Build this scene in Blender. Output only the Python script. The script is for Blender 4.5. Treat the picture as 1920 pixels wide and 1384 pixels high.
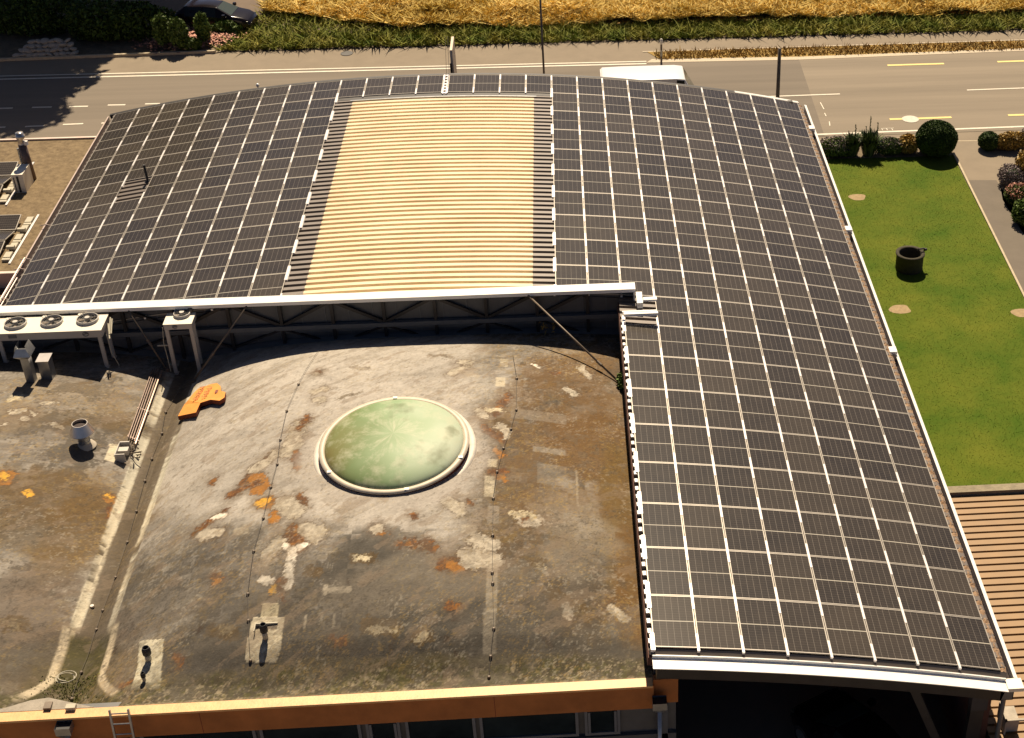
import bpy, math, random
import numpy as np
rng = np.random.default_rng(7); random.seed(7)
for o in list(bpy.data.objects): bpy.data.objects.remove(o, do_unlink=True)
SC = bpy.context.scene
# ---------------------------------------------------------------- camera
FPX = 2785.344; CAM = np.array([5.4219, -25.045, 24.0911]); EUL = (.9833, -.0014, -.0759); PX, PY = 1265.06, 692.
cam = bpy.data.cameras.new("Camera"); co = bpy.data.objects.new("Camera", cam); SC.collection.objects.link(co)
cam.sensor_fit = 'HORIZONTAL'; cam.sensor_width = 36; cam.lens = FPX / 1920 * 36
cam.shift_x = (960 - PX) / 1920; cam.shift_y = 0; cam.clip_start = .5; cam.clip_end = 2000
co.location = CAM; co.rotation_euler = EUL; SC.camera = co
# ---------------------------------------------------------------- sun, sky, exposure
SUN = np.array([.05, 1., 1.24]); SUN = SUN / np.linalg.norm(SUN)
sel = math.asin(SUN[2]); saz = math.atan2(SUN[0], SUN[1])
W = bpy.data.worlds.new("World"); SC.world = W; W.use_nodes = True
wn = W.node_tree.nodes; sky = wn.new('ShaderNodeTexSky'); sky.sky_type = 'NISHITA'; sky.sun_disc = False
sky.sun_elevation = sel; sky.sun_rotation = saz; sky.air_density = .32; sky.dust_density = .7; sky.ozone_density = .4
bg = wn['Background']; bg.inputs[1].default_value = .05
W.node_tree.links.new(sky.outputs[0], bg.inputs[0])
sl = bpy.data.lights.new("Sun", 'SUN'); sl.energy = 5.0; sl.angle = math.radians(.5); sl.color = (1, .83, .60)
so = bpy.data.objects.new("Sun", sl); SC.collection.objects.link(so)
from mathutils import Vector, Matrix, Euler
so.rotation_euler = Vector(SUN).to_track_quat('Z', 'Y').to_euler(); so.location = (0, 0, 40)
SC.view_settings.view_transform = 'Standard'; SC.view_settings.look = 'None'
SC.view_settings.exposure = 0.58; SC.view_settings.gamma = 1
# ---------------------------------------------------------------- geometry of the place
RAD, S0, PW, PH, GAP = 68.2953, 13.4665, 1.06, 1.775, .2
ZG = -6.5                                   # street level; z = 0 is the crown of the vault
ZF = -2.6                                   # gravel roof of the neighbour
MROT = np.array(Euler(EUL).to_matrix())
def at(px, py, z=ZG):
    d = MROT @ np.array([(px - PX) / FPX, -(py - PY) / FPX, -1.]); t = (z - CAM[2]) / d[2]; return CAM + d * t
def G(px, py): return tuple(at(px, py, ZG)[:2])
def S(c): return c * PW + (GAP if c > 13 else 0)
def srf(s, y, h=0.):
    a = (s - S0) / RAD; return ((RAD + h) * math.sin(a), y, (RAD + h) * math.cos(a) - RAD)
def smooth(a, b, x):
    t = np.clip((x - a) / (b - a), 0, 1); return t * t * (3 - 2 * t)
VX = -7.0
def hz(x, y):
    x = np.asarray(x, float); y = np.asarray(y, float)
    xc = np.where(x > VX, -.05, -13.95); u = np.clip(np.abs((x - xc) / 6.95), 0, 1)
    v = np.abs((y - 8.) / 8.); zc = -.58 - 1.02 * np.minimum(v, 1.05) ** 3
    ze = np.where((x - xc > 0) & (x > VX), -1.78, -2.12); z = ze + (zc - ze) * (1 - u ** 2.6)
    d = np.abs(x - VX); z = z - .05 * (1 - smooth(.42, .55, d))
    w = 1 - smooth(.25, 1.7, y); pit = np.exp(-(d / 1.25) ** 4)
    z = z * (1 - w * (1 - pit)) + (-1.6) * w * (1 - pit)
    z = z - .12 * pit * (1 - smooth(2.6, 3.4, y))
    return z - .03 * np.exp(-((y - .55) / .22) ** 2) * (1 - pit)
def RP(px, py):
    z = -1.6
    for _ in range(25):
        p = at(px, py, z); z = .5 * z + .5 * float(hz(p[0], p[1]))
    return np.array([p[0], p[1], float(hz(p[0], p[1]))])
# ---------------------------------------------------------------- helpers
COL = SC.collection
ORG = {}
def T(o, label=None, cat=None, group=None, kind=None):
    if label: o['label'] = label
    if cat: o['category'] = cat
    if group: o['group'] = group
    if kind: o['kind'] = kind
    return o
def thing(name, loc, label, cat, group=None, rz=0):
    o = bpy.data.objects.new(name, None); COL.objects.link(o); o.location = loc; o.rotation_euler = (0, 0, rz)
    o.empty_display_size = .2; ORG[o.name] = Matrix.Translation(Vector(loc)) @ Matrix.Rotation(rz, 4, 'Z')
    return T(o, label, cat, group)
class MB:
    def __init__(s): s.v = []; s.f = []; s.m = []; s.mi = 0; s.uv = None
    def add(s, vs, fs, mi=None):
        b = len(s.v); s.v.extend([tuple(map(float, q)) for q in vs]); s.f.extend([tuple(i + b for i in q) for q in fs])
        s.m.extend([s.mi if mi is None else mi] * len(fs)); return s
    def box(s, lo, hi, mi=None, R=None, c=None):
        (x0, y0, z0), (x1, y1, z1) = lo, hi
        vs = [(x0, y0, z0), (x1, y0, z0), (x1, y1, z0), (x0, y1, z0), (x0, y0, z1), (x1, y0, z1), (x1, y1, z1), (x0, y1, z1)]
        if R is not None:
            c = Vector(c) if c is not None else (Vector(lo) + Vector(hi)) / 2
            vs = [tuple(R @ (Vector(q) - c) + c) for q in vs]
        return s.add(vs, [(0, 3, 2, 1), (4, 5, 6, 7), (0, 1, 5, 4), (1, 2, 6, 5), (2, 3, 7, 6), (3, 0, 4, 7)], mi)
    def cyl(s, p0, p1, r0, r1=None, n=12, caps=(1, 1), mi=None):
        r1 = r0 if r1 is None else r1; p0 = Vector(p0); p1 = Vector(p1); d = (p1 - p0).normalized()
        a = d.orthogonal().normalized(); b = d.cross(a)
        vs = []
        for p, r in ((p0, r0), (p1, r1)):
            for i in range(n):
                t = 2 * math.pi * i / n; vs.append(tuple(p + a * (r * math.cos(t)) + b * (r * math.sin(t))))
        fs = [(i, (i + 1) % n, n + (i + 1) % n, n + i) for i in range(n)]
        if caps[0]: fs.append(tuple(range(n - 1, -1, -1)))
        if caps[1]: fs.append(tuple(range(n, 2 * n)))
        return s.add(vs, fs, mi)
    def lathe(s, c, prof, n=24, mi=None, M=None):
        vs = []; c = Vector(c)
        for r, z in prof:
            for i in range(n):
                t = 2 * math.pi * i / n; q = Vector((r * math.cos(t), r * math.sin(t), z))
                if M is not None: q = M @ q
                vs.append(tuple(c + q))
        fs = [(k * n + i, k * n + (i + 1) % n, (k + 1) * n + (i + 1) % n, (k + 1) * n + i) for k in range(len(prof) - 1) for i in range(n)]
        return s.add(vs, fs, mi)
    def tube(s, pts, r, n=6, mi=None):
        for a, b in zip(pts[:-1], pts[1:]):
            s.cyl(a, b, r, r, n, (1, 1), mi)
        return s
    def prism(s, poly, z0, z1, mi=None):
        n = len(poly); vs = [(x, y, z0) for x, y in poly] + [(x, y, z1) for x, y in poly]
        fs = [tuple(range(n - 1, -1, -1)), tuple(range(n, 2 * n))] + [(i, (i + 1) % n, n + (i + 1) % n, n + i) for i in range(n)]
        return s.add(vs, fs, mi)
    def beam(s, p0, p1, w, h, mi=None):
        p0 = Vector(p0); p1 = Vector(p1); d = (p1 - p0).normalized()
        up = Vector((0, 0, 1)) if abs(d.z) < .95 else Vector((0, 1, 0))
        a = d.cross(up).normalized() * (w / 2); b = a.cross(d).normalized() * (h / 2)
        vs = [tuple(p + x * a + y * b) for p in (p0, p1) for x, y in ((-1, -1), (1, -1), (1, 1), (-1, 1))]
        return s.add(vs, [(0, 1, 2, 3), (7, 6, 5, 4), (0, 4, 5, 1), (1, 5, 6, 2), (2, 6, 7, 3), (3, 7, 4, 0)], mi)
    def build(s, name, mat, parent=None, sm=False):
        me = bpy.data.meshes.new(name)
        vs = s.v
        if parent is not None:
            Mi = ORG[parent.name].inverted(); vs = [tuple(Mi @ Vector(q)) for q in vs]
        me.from_pydata(vs, [], s.f)
        for m in (mat if isinstance(mat, (list, tuple)) else [mat]): me.materials.append(m)
        me.polygons.foreach_set('material_index', s.m)
        if sm: me.polygons.foreach_set('use_smooth', [True] * len(s.f))
        me.update()
        o = bpy.data.objects.new(name, me); COL.objects.link(o)
        if parent is not None: o.parent = parent; ORG[o.name] = ORG[parent.name]
        else: ORG[o.name] = Matrix.Identity(4)
        return o
def npmesh(name, V, F, mat, parent=None, sm=False, col=None):
    """V (n,3), F (m,k) arrays"""
    V = np.asarray(V, np.float32); F = np.asarray(F, np.int32)
    if parent is not None:
        o_ = ORG[parent.name].to_translation(); V = V - np.array(o_, np.float32)
    me = bpy.data.meshes.new(name); k = F.shape[1]
    me.vertices.add(len(V)); me.vertices.foreach_set('co', V.ravel())
    me.loops.add(F.size); me.loops.foreach_set('vertex_index', F.ravel())
    me.polygons.add(len(F)); me.polygons.foreach_set('loop_start', np.arange(0, F.size, k, dtype=np.int32))
    me.polygons.foreach_set('loop_total', np.full(len(F), k, np.int32))
    if sm: me.polygons.foreach_set('use_smooth', np.ones(len(F), bool))
    me.update(calc_edges=True); me.materials.append(mat)
    if col is not None:
        a = me.color_attributes.new('Col', 'FLOAT_COLOR', 'POINT'); a.data.foreach_set('color', np.c_[col, np.ones(len(col))].astype(np.float32).ravel())
    o = bpy.data.objects.new(name, me); COL.objects.link(o)
    if parent is not None: o.parent = parent
    ORG[o.name] = ORG[parent.name] if parent is not None else Matrix.Identity(4)
    return o
# ---------------------------------------------------------------- materials
def mat(name, col, rough=.6, metal=0., spec=.5, var=.0, scale=4., bump=0., bscale=None, col2=None, island=0., coat=0., stretch=None, detail=6, trans=0.):
    m = bpy.data.materials.new(name); m.use_nodes = True; nt = m.node_tree; N = nt.nodes; L = nt.links
    b = N['Principled BSDF']; b.inputs['Roughness'].default_value = rough; b.inputs['Metallic'].default_value = metal
    b.inputs['Specular IOR Level'].default_value = spec; b.inputs['Coat Weight'].default_value = coat
    b.inputs['Base Color'].default_value = (*col, 1)
    if trans: b.inputs['Transmission Weight'].default_value = trans
    tc = N.new('ShaderNodeTexCoord'); mp = N.new('ShaderNodeMapping'); L.new(tc.outputs['Object'], mp.inputs[0])
    if stretch: mp.inputs['Scale'].default_value = stretch
    if var or col2:
        n = N.new('ShaderNodeTexNoise'); n.inputs['Scale'].default_value = scale; n.inputs['Detail'].default_value = detail; n.inputs['Roughness'].default_value = .65
        L.new(mp.outputs[0], n.inputs['Vector'])
        r = N.new('ShaderNodeValToRGB'); L.new(n.outputs['Fac'], r.inputs[0])
        r.color_ramp.elements[0].position = .3; r.color_ramp.elements[1].position = .7
        c2 = col2 if col2 else tuple(c * (1 + var) for c in col); c1 = col if col2 else tuple(c * (1 - var) for c in col)
        r.color_ramp.elements[0].color = (*c1, 1); r.color_ramp.elements[1].color = (*c2, 1)
        src = r.outputs[0]
        if island:
            g = N.new('ShaderNodeNewGeometry'); mx = N.new('ShaderNodeMix'); mx.data_type = 'RGBA'; mx.blend_type = 'MULTIPLY'; mx.inputs[0].default_value = 1
            mr = N.new('ShaderNodeMapRange'); mr.inputs[3].default_value = 1 - island; mr.inputs[4].default_value = 1 + island; L.new(g.outputs['Random Per Island'], mr.inputs[0])
            cc = N.new('ShaderNodeCombineColor')
            for i in range(3): L.new(mr.outputs[0], cc.inputs[i])
            L.new(src, mx.inputs[6]); L.new(cc.outputs[0], mx.inputs[7]); src = mx.outputs[2]
        L.new(src, b.inputs['Base Color'])
    if bump:
        n2 = N.new('ShaderNodeTexNoise'); n2.inputs['Scale'].default_value = bscale or scale * 4; n2.inputs['Detail'].default_value = 4
        L.new(mp.outputs[0], n2.inputs['Vector'])
        bp = N.new('ShaderNodeBump'); bp.inputs['Strength'].default_value = bump; bp.inputs['Distance'].default_value = .02
        L.new(n2.outputs['Fac'], bp.inputs['Height']); L.new(bp.outputs[0], b.inputs['Normal'])
    return m
M = {}
M['alu'] = mat('aluminium', (.62, .57, .52), .32, .85, var=.12, scale=3)
M['frame'] = mat('module_frame', (.40, .365, .32), .42, .3, var=.1, scale=2)
M['white'] = mat('white_paint', (.82, .80, .76), .35, 0, var=.04, scale=2)
M['cap'] = mat('white_flashing', (.86, .84, .80), .28, .0, spec=.6, var=.05, scale=1.5)
M['sheet'] = mat('roof_sheet', (.145, .12, .105), .5, .1, var=.12, scale=1.2)
M['rooflight'] = mat('rooflight_sheet', (.68, .53, .34), .34, 0, spec=.35, col2=(.80, .68, .47), scale=.9, stretch=(.5, 1, 1))
M['steel'] = mat('dark_steel', (.035, .032, .032), .5, .3, var=.2, scale=3)
M['galv'] = mat('galvanised_steel', (.34, .35, .36), .34, .75, var=.2, scale=5)
M['grey'] = mat('grey_paint', (.13, .135, .14), .5, .1, var=.1, scale=3)
M['wallpanel'] = mat('wall_cladding', (.11, .11, .11), .55, .1, var=.2, scale=1.5)
M['rim'] = mat('gutter_rim', (.62, .50, .44), .45, .3, var=.12, scale=2)
M['darkgutter'] = mat('gutter_inside', (.035, .022, .022), .8, 0, var=.3, scale=8)
M['debris'] = mat('gutter_debris', (.16, .085, .04), .95, 0, col2=(.42, .29, .19), scale=9, bump=1, bscale=30)
M['orange'] = mat('orange_fascia', (.42, .15, .042), .6, 0, var=.22, scale=1.2, spec=.3)
M['captop'] = mat('orange_coping', (.72, .40, .16), .5, 0, var=.16, scale=4, bump=.2)
M['glassdark'] = mat('window_glass', (.015, .022, .024), .12, 0, spec=.3, var=.5, scale=.8)
M['wframe'] = mat('window_frame', (.16, .17, .19), .5, .2, var=.1)
M['black'] = mat('black_plastic', (.02, .02, .022), .6, 0)
M['darkwall'] = mat('dark_wall', (.05, .045, .045), .8, 0, var=.2, scale=1)  # even dark base colour for plain walls
M['concrete'] = mat('concrete', (.42, .37, .30), .9, 0, var=.18, scale=5, bump=.3)
M['plate'] = mat('patch_sheet', (.47, .43, .33), .7, 0, var=.12, scale=5)
M['boxwhite'] = mat('unit_casing', (.80, .74, .62), .42, 0, var=.04, scale=2)
M['unitgrey'] = mat('unit_side', (.46, .43, .39), .5, .1, var=.06, scale=3)
M['pipe'] = mat('brown_pipe', (.17, .12, .10), .5, .4, var=.25, scale=9)
M['rod'] = mat('stay_rod_paint', (.15, .115, .085), .55, .2, var=.2, scale=8)
M['cable'] = mat('lightning_cable', (.13, .115, .10), .6, .4)
M['oranget'] = mat('orange_sheet', (.82, .34, .075), .55, 0, var=.12, scale=3)
M['darkred'] = mat('sheet_edge', (.20, .035, .012), .7, 0)
M['ink'] = mat('faded_ink', (.40, .12, .02), .7, 0)
M['asphalt'] = mat('asphalt', (.225, .185, .138), .9, 0, var=.16, scale=.5, bump=.25, bscale=40, stretch=(.08, 1.8, 1))
M['asphaltnew'] = mat('newer_asphalt', (.170, .140, .108), .88, 0, var=.17, scale=.45, bump=.25, bscale=40, stretch=(.07, 1.8, 1))
M['path'] = mat('path_asphalt', (.235, .190, .138), .92, 0, var=.08, scale=1.1, bump=.2, bscale=40)
M['paintw'] = mat('road_paint_white', (.66, .60, .50), .7, 0, var=.12, scale=7)
M['painty'] = mat('road_paint_yellow', (.74, .58, .20), .7, 0, var=.12, scale=7)
M['painto'] = mat('manhole_paint', (.58, .53, .45), .7, 0, var=.15, scale=6)
M['lawn'] = mat('lawn', (.050, .100, .006), .95, 0, col2=(.125, .145, .014), scale=.45, bump=.5, bscale=60, detail=9, spec=.15)
M['blade'] = mat('grass_blades', (.058, .112, .008), .8, 0, col2=(.138, .158, .016), scale=.45, island=.3, spec=.2)
M['verge'] = mat('verge_grass', (.10, .155, .018), .8, 0, col2=(.32, .28, .06), scale=.8, island=.4, spec=.15)
M['wheat'] = mat('ripening_wheat', (.48, .34, .07), .8, 0, col2=(.88, .66, .24), scale=.30, island=.24, spec=.15)
M['wheatg'] = mat('field_soil', (.34, .22, .06), .95, 0, col2=(.60, .42, .13), scale=1.5, bump=1, bscale=12)
M['dry'] = mat('dry_grass', (.20, .13, .035), .95, 0, col2=(.42, .27, .07), scale=1.6, bump=1, bscale=18)
M['dryb'] = mat('dry_blades', (.22, .14, .035), .9, 0, col2=(.46, .30, .08), scale=1.2, island=.5)
M['edgegravel'] = mat('edge_gravel', (.55, .47, .36), .95, 0, var=.25, scale=20, bump=.8, bscale=30)
M['soil'] = mat('soil', (.10, .075, .045), .95, 0, col2=(.22, .17, .11), scale=3, bump=.7)
M['bare'] = mat('bare_earth', (.33, .24, .13), .95, 0, var=.2, scale=9)
M['gravel'] = mat('gravel_roof', (.115, .078, .04), .95, 0, col2=(.26, .19, .105), scale=5, bump=1, bscale=28, detail=9)
M['leafd'] = mat('dark_leaves', (.026, .052, .008), .6, 0, col2=(.065, .11, .018), scale=2, island=.5, spec=.25)
M['leafm'] = mat('green_leaves', (.055, .10, .016), .6, 0, col2=(.13, .18, .035), scale=3, island=.5, spec=.25)
M['leafy'] = mat('yellow_leaves', (.30, .18, .03), .65, 0, col2=(.42, .28, .06), scale=3, island=.5)
M['laven'] = mat('lavender_heads', (.17, .14, .13), .8, 0, col2=(.28, .22, .22), scale=4, island=.4)
M['pink'] = mat('pink_petals', (.36, .13, .09), .8, 0, col2=(.58, .32, .24), scale=4, island=.4)
M['sword'] = mat('sword_leaves', (.035, .06, .015), .45, 0, col2=(.10, .13, .04), scale=4, island=.5)
M['bark'] = mat('bark', (.07, .05, .035), .95, 0, var=.3, scale=6, bump=1)
M['stone'] = mat('stone', (.40, .36, .30), .9, 0, var=.2, scale=6, bump=.5)
M['well'] = mat('mossy_stone', (.05, .043, .026), .95, 0, var=.3, scale=8, bump=.7)
M['brownroof'] = mat('brown_roof_sheet', (.21, .115, .036), .55, .1, var=.12, scale=1.6)
M['lichen'] = mat('lichen_concrete', (.20, .17, .12), .95, 0, col2=(.34, .29, .20), scale=5, bump=.6)
M['carb'] = mat('car_paint_black', (.010, .007, .009), .16, 0, coat=.25, spec=.2)
M['vanw'] = mat('van_paint_white', (.84, .82, .80), .3, 0, coat=.6)
M['cglass'] = mat('car_glass', (.05, .065, .055), .15, 0, spec=.5)
M['tyre'] = mat('tyre', (.02, .02, .02), .9, 0)
M['moss'] = mat('moss', (.08, .10, .012), .95, 0, col2=(.16, .17, .02), scale=9, island=.4)
M['yard'] = mat('yard_asphalt', (.15, .11, .08), .92, 0, var=.12, scale=1.5, bump=.2)
M['planks'] = mat('roof_timber', (.12, .05, .035), .8, 0, var=.2)
M['wood'] = mat('sign_board', (.62, .50, .38), .6, 0, var=.08)
M['red'] = mat('red_lamp', (.30, .01, .01), .3, 0)
M['numplate'] = mat('number_plate', (.55, .55, .52), .5, 0, var=.2, scale=20)
M['kerb'] = mat('kerb_stone', (.48, .40, .28), .9, 0, var=.15, scale=6)

# solar glass with cell pattern from UV
def solar_mat():
    m = bpy.data.materials.new('solar_cells'); m.use_nodes = True; nt = m.node_tree; N = nt.nodes; L = nt.links; b = N['Principled BSDF']
    uv = N.new('ShaderNodeUVMap'); sp = N.new('ShaderNodeSeparateXYZ'); L.new(uv.outputs[0], sp.inputs[0])
    def mth(op, a, bb=None, c=None):
        n = N.new('ShaderNodeMath'); n.operation = op
        for i, q in enumerate((a, bb, c)):
            if q is None: continue
            if isinstance(q, (int, float)): n.inputs[i].default_value = q
            else: L.new(q, n.inputs[i])
        return n.outputs[0]
    def line(coord, k, w):   # 1 on the lines between k cells
        fr = mth('FRACT', mth('ADD', mth('MULTIPLY', coord, k), .5)); return mth('LESS_THAN', mth('ABSOLUTE', mth('SUBTRACT', fr, .5)), w)
    cl = line(sp.outputs[0], 6, .030); rl = line(sp.outputs[1], 20, .035)
    mid = mth('LESS_THAN', mth('ABSOLUTE', mth('SUBTRACT', sp.outputs[1], .5)), .0085)
    bb = line(sp.outputs[0], 60, .05)
    ob = N.new('ShaderNodeObjectInfo')
    base = N.new('ShaderNodeMix'); base.data_type = 'RGBA'; L.new(ob.outputs['Random'], base.inputs[0])
    base.inputs[6].default_value = (.027, .0235, .0225, 1); base.inputs[7].default_value = (.048, .040, .033, 1)
    def mix(f, a, c):
        n = N.new('ShaderNodeMix'); n.data_type = 'RGBA'; L.new(f, n.inputs[0]); L.new(a, n.inputs[6]); n.inputs[7].default_value = c; return n.outputs[2]
    o = mix(mth('MULTIPLY', bb, .25), base.outputs[2], (.08, .07, .06, 1))
    o = mix(mth('MULTIPLY', rl, .5), o, (.17, .145, .12, 1)); o = mix(mth('MULTIPLY', cl, .55), o, (.26, .23, .20, 1)); o = mix(mid, o, (.44, .41, .35, 1))
    # dust film
    tc = N.new('ShaderNodeTexCoord'); ns = N.new('ShaderNodeTexNoise'); ns.inputs['Scale'].default_value = 2.3; ns.inputs['Detail'].default_value = 5
    ad = N.new('ShaderNodeVectorMath'); ad.operation = 'ADD'; L.new(tc.outputs['Object'], ad.inputs[0]); L.new(ob.outputs['Location'], ad.inputs[1]); L.new(ad.outputs[0], ns.inputs['Vector'])
    dm = mth('MULTIPLY', mth('SUBTRACT', ns.outputs['Fac'], .25), .10)
    o = mix(dm, o, (.30, .24, .18, 1))
    L.new(o, b.inputs['Base Color']); b.inputs['Roughness'].default_value = .20; b.inputs['Specular IOR Level'].default_value = .30
    b.inputs['Coat Weight'].default_value = .0
    return m
M['solar'] = solar_mat()
# ================================================================= SETTING
def flat(name, poly, z, m, kind='structure', label=None):
    mb = MB(); mb.add([(x, y, z) for x, y in poly], [tuple(range(len(poly)))]); o = mb.build(name, m)
    return T(o, label, None, None, kind)
flat('ground', [(-300, -200), (300, -200), (300, 400), (-300, 400)], ZG - .02, M['path'])
# road between its edge lines, older surface on the right
road_l = [(-60, 51.4), (-60, 40.6), G(1545, 252), G(1500, 110), G(1210, 116)]
flat('road', [(-60, 51.25), (-60, 40.4), (G(1545, 252)[0], 40.55), (G(1497, 108)[0], 50.6), (-10, 50.95)], ZG - .008, M['asphaltnew'])
flat('road', [(G(1545, 252)[0], 40.55), (80, 40.9), (80, 51.2), (G(1497, 108)[0], 50.6)], ZG - .008, M['asphalt'])
def stripe(a, b, w, m, name='road_marking'):
    a = Vector((*G(*a), 0)); b = Vector((*G(*b), 0)); d = (b - a).normalized(); n = Vector((-d.y, d.x, 0)) * w / 2
    q = [a - n, b - n, b + n, a + n]; return flat(name, [(p.x, p.y) for p in q], ZG + .004, m)
stripe((-60, 144.2), (1212, 115.2), .13, M['paintw']); stripe((-60, 150.2), (1212, 119.5), .16, M['paintw'])
for a, b in (((-12, 203.6), (24, 202.8)), ((60, 201.6), (97, 200.8)), ((130, 200.2), (165, 199.4)), ((202, 197.2), (235, 196.6)), ((272, 195), (300, 194.4)),
             ((-20, 239.3), (10, 238.6)), ((47, 237.5), (83, 236)), ((118, 233.6), (156, 232)), ((190, 231), (225, 229.5))):
    stripe(a, b, .14, M['paintw'])
stripe((1440, 181.2), (1575, 176.3), .12, M['paintw']); stripe((1813, 169), (1990, 162.5), .12, M['paintw'])
stripe((1528, 252.4), (1990, 234.5), .16, M['paintw'])
for a, b in (((1664, 122.6), (1770, 119.4)), ((1870, 116), (1990, 112)), ((1668, 223.8), (1700, 222.8)), ((1712, 222.6), (1784, 220)), ((1890, 216.2), (1990, 213))):
    stripe(a, b, .20, M['painty'])
for a, b in (((1538, 192), (1545, 205)), ((1546, 212), (1549, 218)), ((1555, 228), (1556, 236))): stripe(a, b, .05, M['paintw'])
stripe((1652, 241), (1676, 240.2), .04, M['paintw'])
for x in (1653, 1662, 1672): stripe((x, 241), (x + 2, 244.5), .04, M['paintw'])
# kerbs and verges
P = lambda *q: [G(*a) for a in q]
flat('dry_verge', P((1213, 97), (1246, 116), (1500, 107), (1990, 88), (1990, 74), (1500, 89)), ZG + .0, M['dry'])
flat('gravel_strip', P((1222, 111), (1212, 117.5), (1500, 112), (1990, 92.5), (1990, 88), (1500, 106.5)), ZG + .004, M['edgegravel'])
stripe((1205, 97), (1990, 72.5), .10, M['edgegravel'], 'kerb_line')
kb = MB(); a = G(-40, 116); b = G(404, 99.5); kb.prism([(a[0], a[1]), (b[0], b[1]), (b[0], b[1] + .16), (a[0], a[1] + .16)], ZG - .02, ZG + .12)
T(kb.build('kerb', M['kerb']), kind='structure')
# wheat field and green verge
flat('field', [(-4, 56.), (90, 56.6), (90, 140), (-13, 140), (-11.8, 62)], ZG + .01, M['wheatg'])
flat('field', [(-3, 56.7), (90, 57.3), (90, 140), (-12, 140), (-10.9, 62.5)], ZG + .22, M['wheatg'])
flat('yard', P((-200, 108), (400, 99), (470, 40), (545, -6), (700, -160), (-400, -160)), ZG + .003, M['yard'])
flat('garden_soil', P((-200, 112), (402, 98), (420, 62), (300, 66), (-200, 66)), ZG + .007, M['soil'])
def blades(name, P2, h, w, z, m, lean=.35, label=None, dirx=None, seed=1, hv=.4):
    r = np.random.default_rng(seed); n = len(P2); a = r.uniform(0, 2 * np.pi, n); hh = h * (1 + hv * r.normal(size=n)); hh = np.clip(hh, h * .3, h * 2)
    dx, dy = np.cos(a), np.sin(a); L_ = lean * hh * r.uniform(.2, 1.6, n); b = r.uniform(0, 2 * np.pi, n) if dirx is None else dirx + r.normal(0, .7, n)
    z = np.broadcast_to(z, (n,))
    p0 = np.c_[P2[:, 0] - dx * w / 2, P2[:, 1] - dy * w / 2, z]; p1 = np.c_[P2[:, 0] + dx * w / 2, P2[:, 1] + dy * w / 2, z]
    t = np.c_[P2[:, 0] + np.cos(b) * L_, P2[:, 1] + np.sin(b) * L_, z + hh]
    V = np.stack([p0, p1, t], 1).reshape(-1, 3); F = np.arange(3 * n).reshape(-1, 3)
    o = npmesh(name, V, F, m); return T(o, label, None, None, 'stuff')
def rnd_poly(n, x0, x1, y0, y1, seed): r = np.random.default_rng(seed); return np.c_[r.uniform(x0, x1, n), r.uniform(y0, y1, n)]
def vnoise(x, y, sc, seed, oct=4, rough=.55):
    r = np.random.default_rng(seed); out = 0; amp = 1; tot = 0
    for o in range(oct):
        g = r.random((256, 256)); X = x * sc; Y = y * sc; xi = np.floor(X).astype(int); yi = np.floor(Y).astype(int); fx = X - xi; fy = Y - yi
        fx = fx * fx * (3 - 2 * fx); fy = fy * fy * (3 - 2 * fy)
        a = g[xi % 256, yi % 256]; b_ = g[(xi + 1) % 256, yi % 64]; c = g[xi % 64, (yi + 1) % 256]; d = g[(xi + 1) % 256, (yi + 1) % 256]
        out = out + amp * ((a * (1 - fx) + b_ * fx) * (1 - fy) + (c * (1 - fx) + d * fx) * fy); tot += amp; amp *= rough; sc *= 2.03
    return out / tot
w = rnd_poly(120000, -12, 36, 55.2, 67, 3)
keep = (w[:, 1] > 56.0 + .9 * (vnoise(w[:, 0], w[:, 1] * 0, .5, 5) - .5) + np.clip(-(w[:, 0] + 3) * .35, 0, 9))
w = w[keep]; pz = vnoise(w[:, 0], w[:, 1], .5, 8)
blades('wheat', w, .26, .15, ZG + .32 + .9 * (pz - .5), M['wheat'], 1.7, 'ripening golden wheat standing across the road', seed=5)
v = rnd_poly(60000, -14.5, 36, 53.2, 62, 4)
lo = 53.75 + .35 * (vnoise(v[:, 0], v[:, 0] * 0, 1.3, 6) - .5); hi = 56.3 + 1.3 * (vnoise(v[:, 0], v[:, 0] * 0, .6, 5) - .5) + np.clip(-(v[:, 0] + 4) * .45, 0, 9)
edge = -13.6 + (v[:, 1] - 53.5) * .27
v = v[(v[:, 1] > lo) & (v[:, 1] < hi) & (v[:, 0] > edge)]
v = v[np.random.default_rng(2).random(len(v)) < np.where(v[:, 1] > 56, .5, 1.)]
flat('verge', [(-13.4, 53.75), (40, 53.95), (40, 56.6), (-3, 56.4), (-11, 62), (-11.5, 62)], ZG + .012, M['soil'])
blades('verge_grass', v, .27, .12, ZG + .06 * rng.random(len(v)), M['verge'], 1.5, 'rough dark green grass between path and wheat', seed=6)
d = rnd_poly(5000, 10.2, 36, 50.9, 52.1, 14); sl_ = (d[:, 0] - 10) * .012
blades('dry_grass', d + np.c_[0 * sl_, 0 * sl_ - .0], .14, .07, ZG, M['dryb'], .8, 'sunburnt short grass strip beside the road', seed=9)
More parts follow.
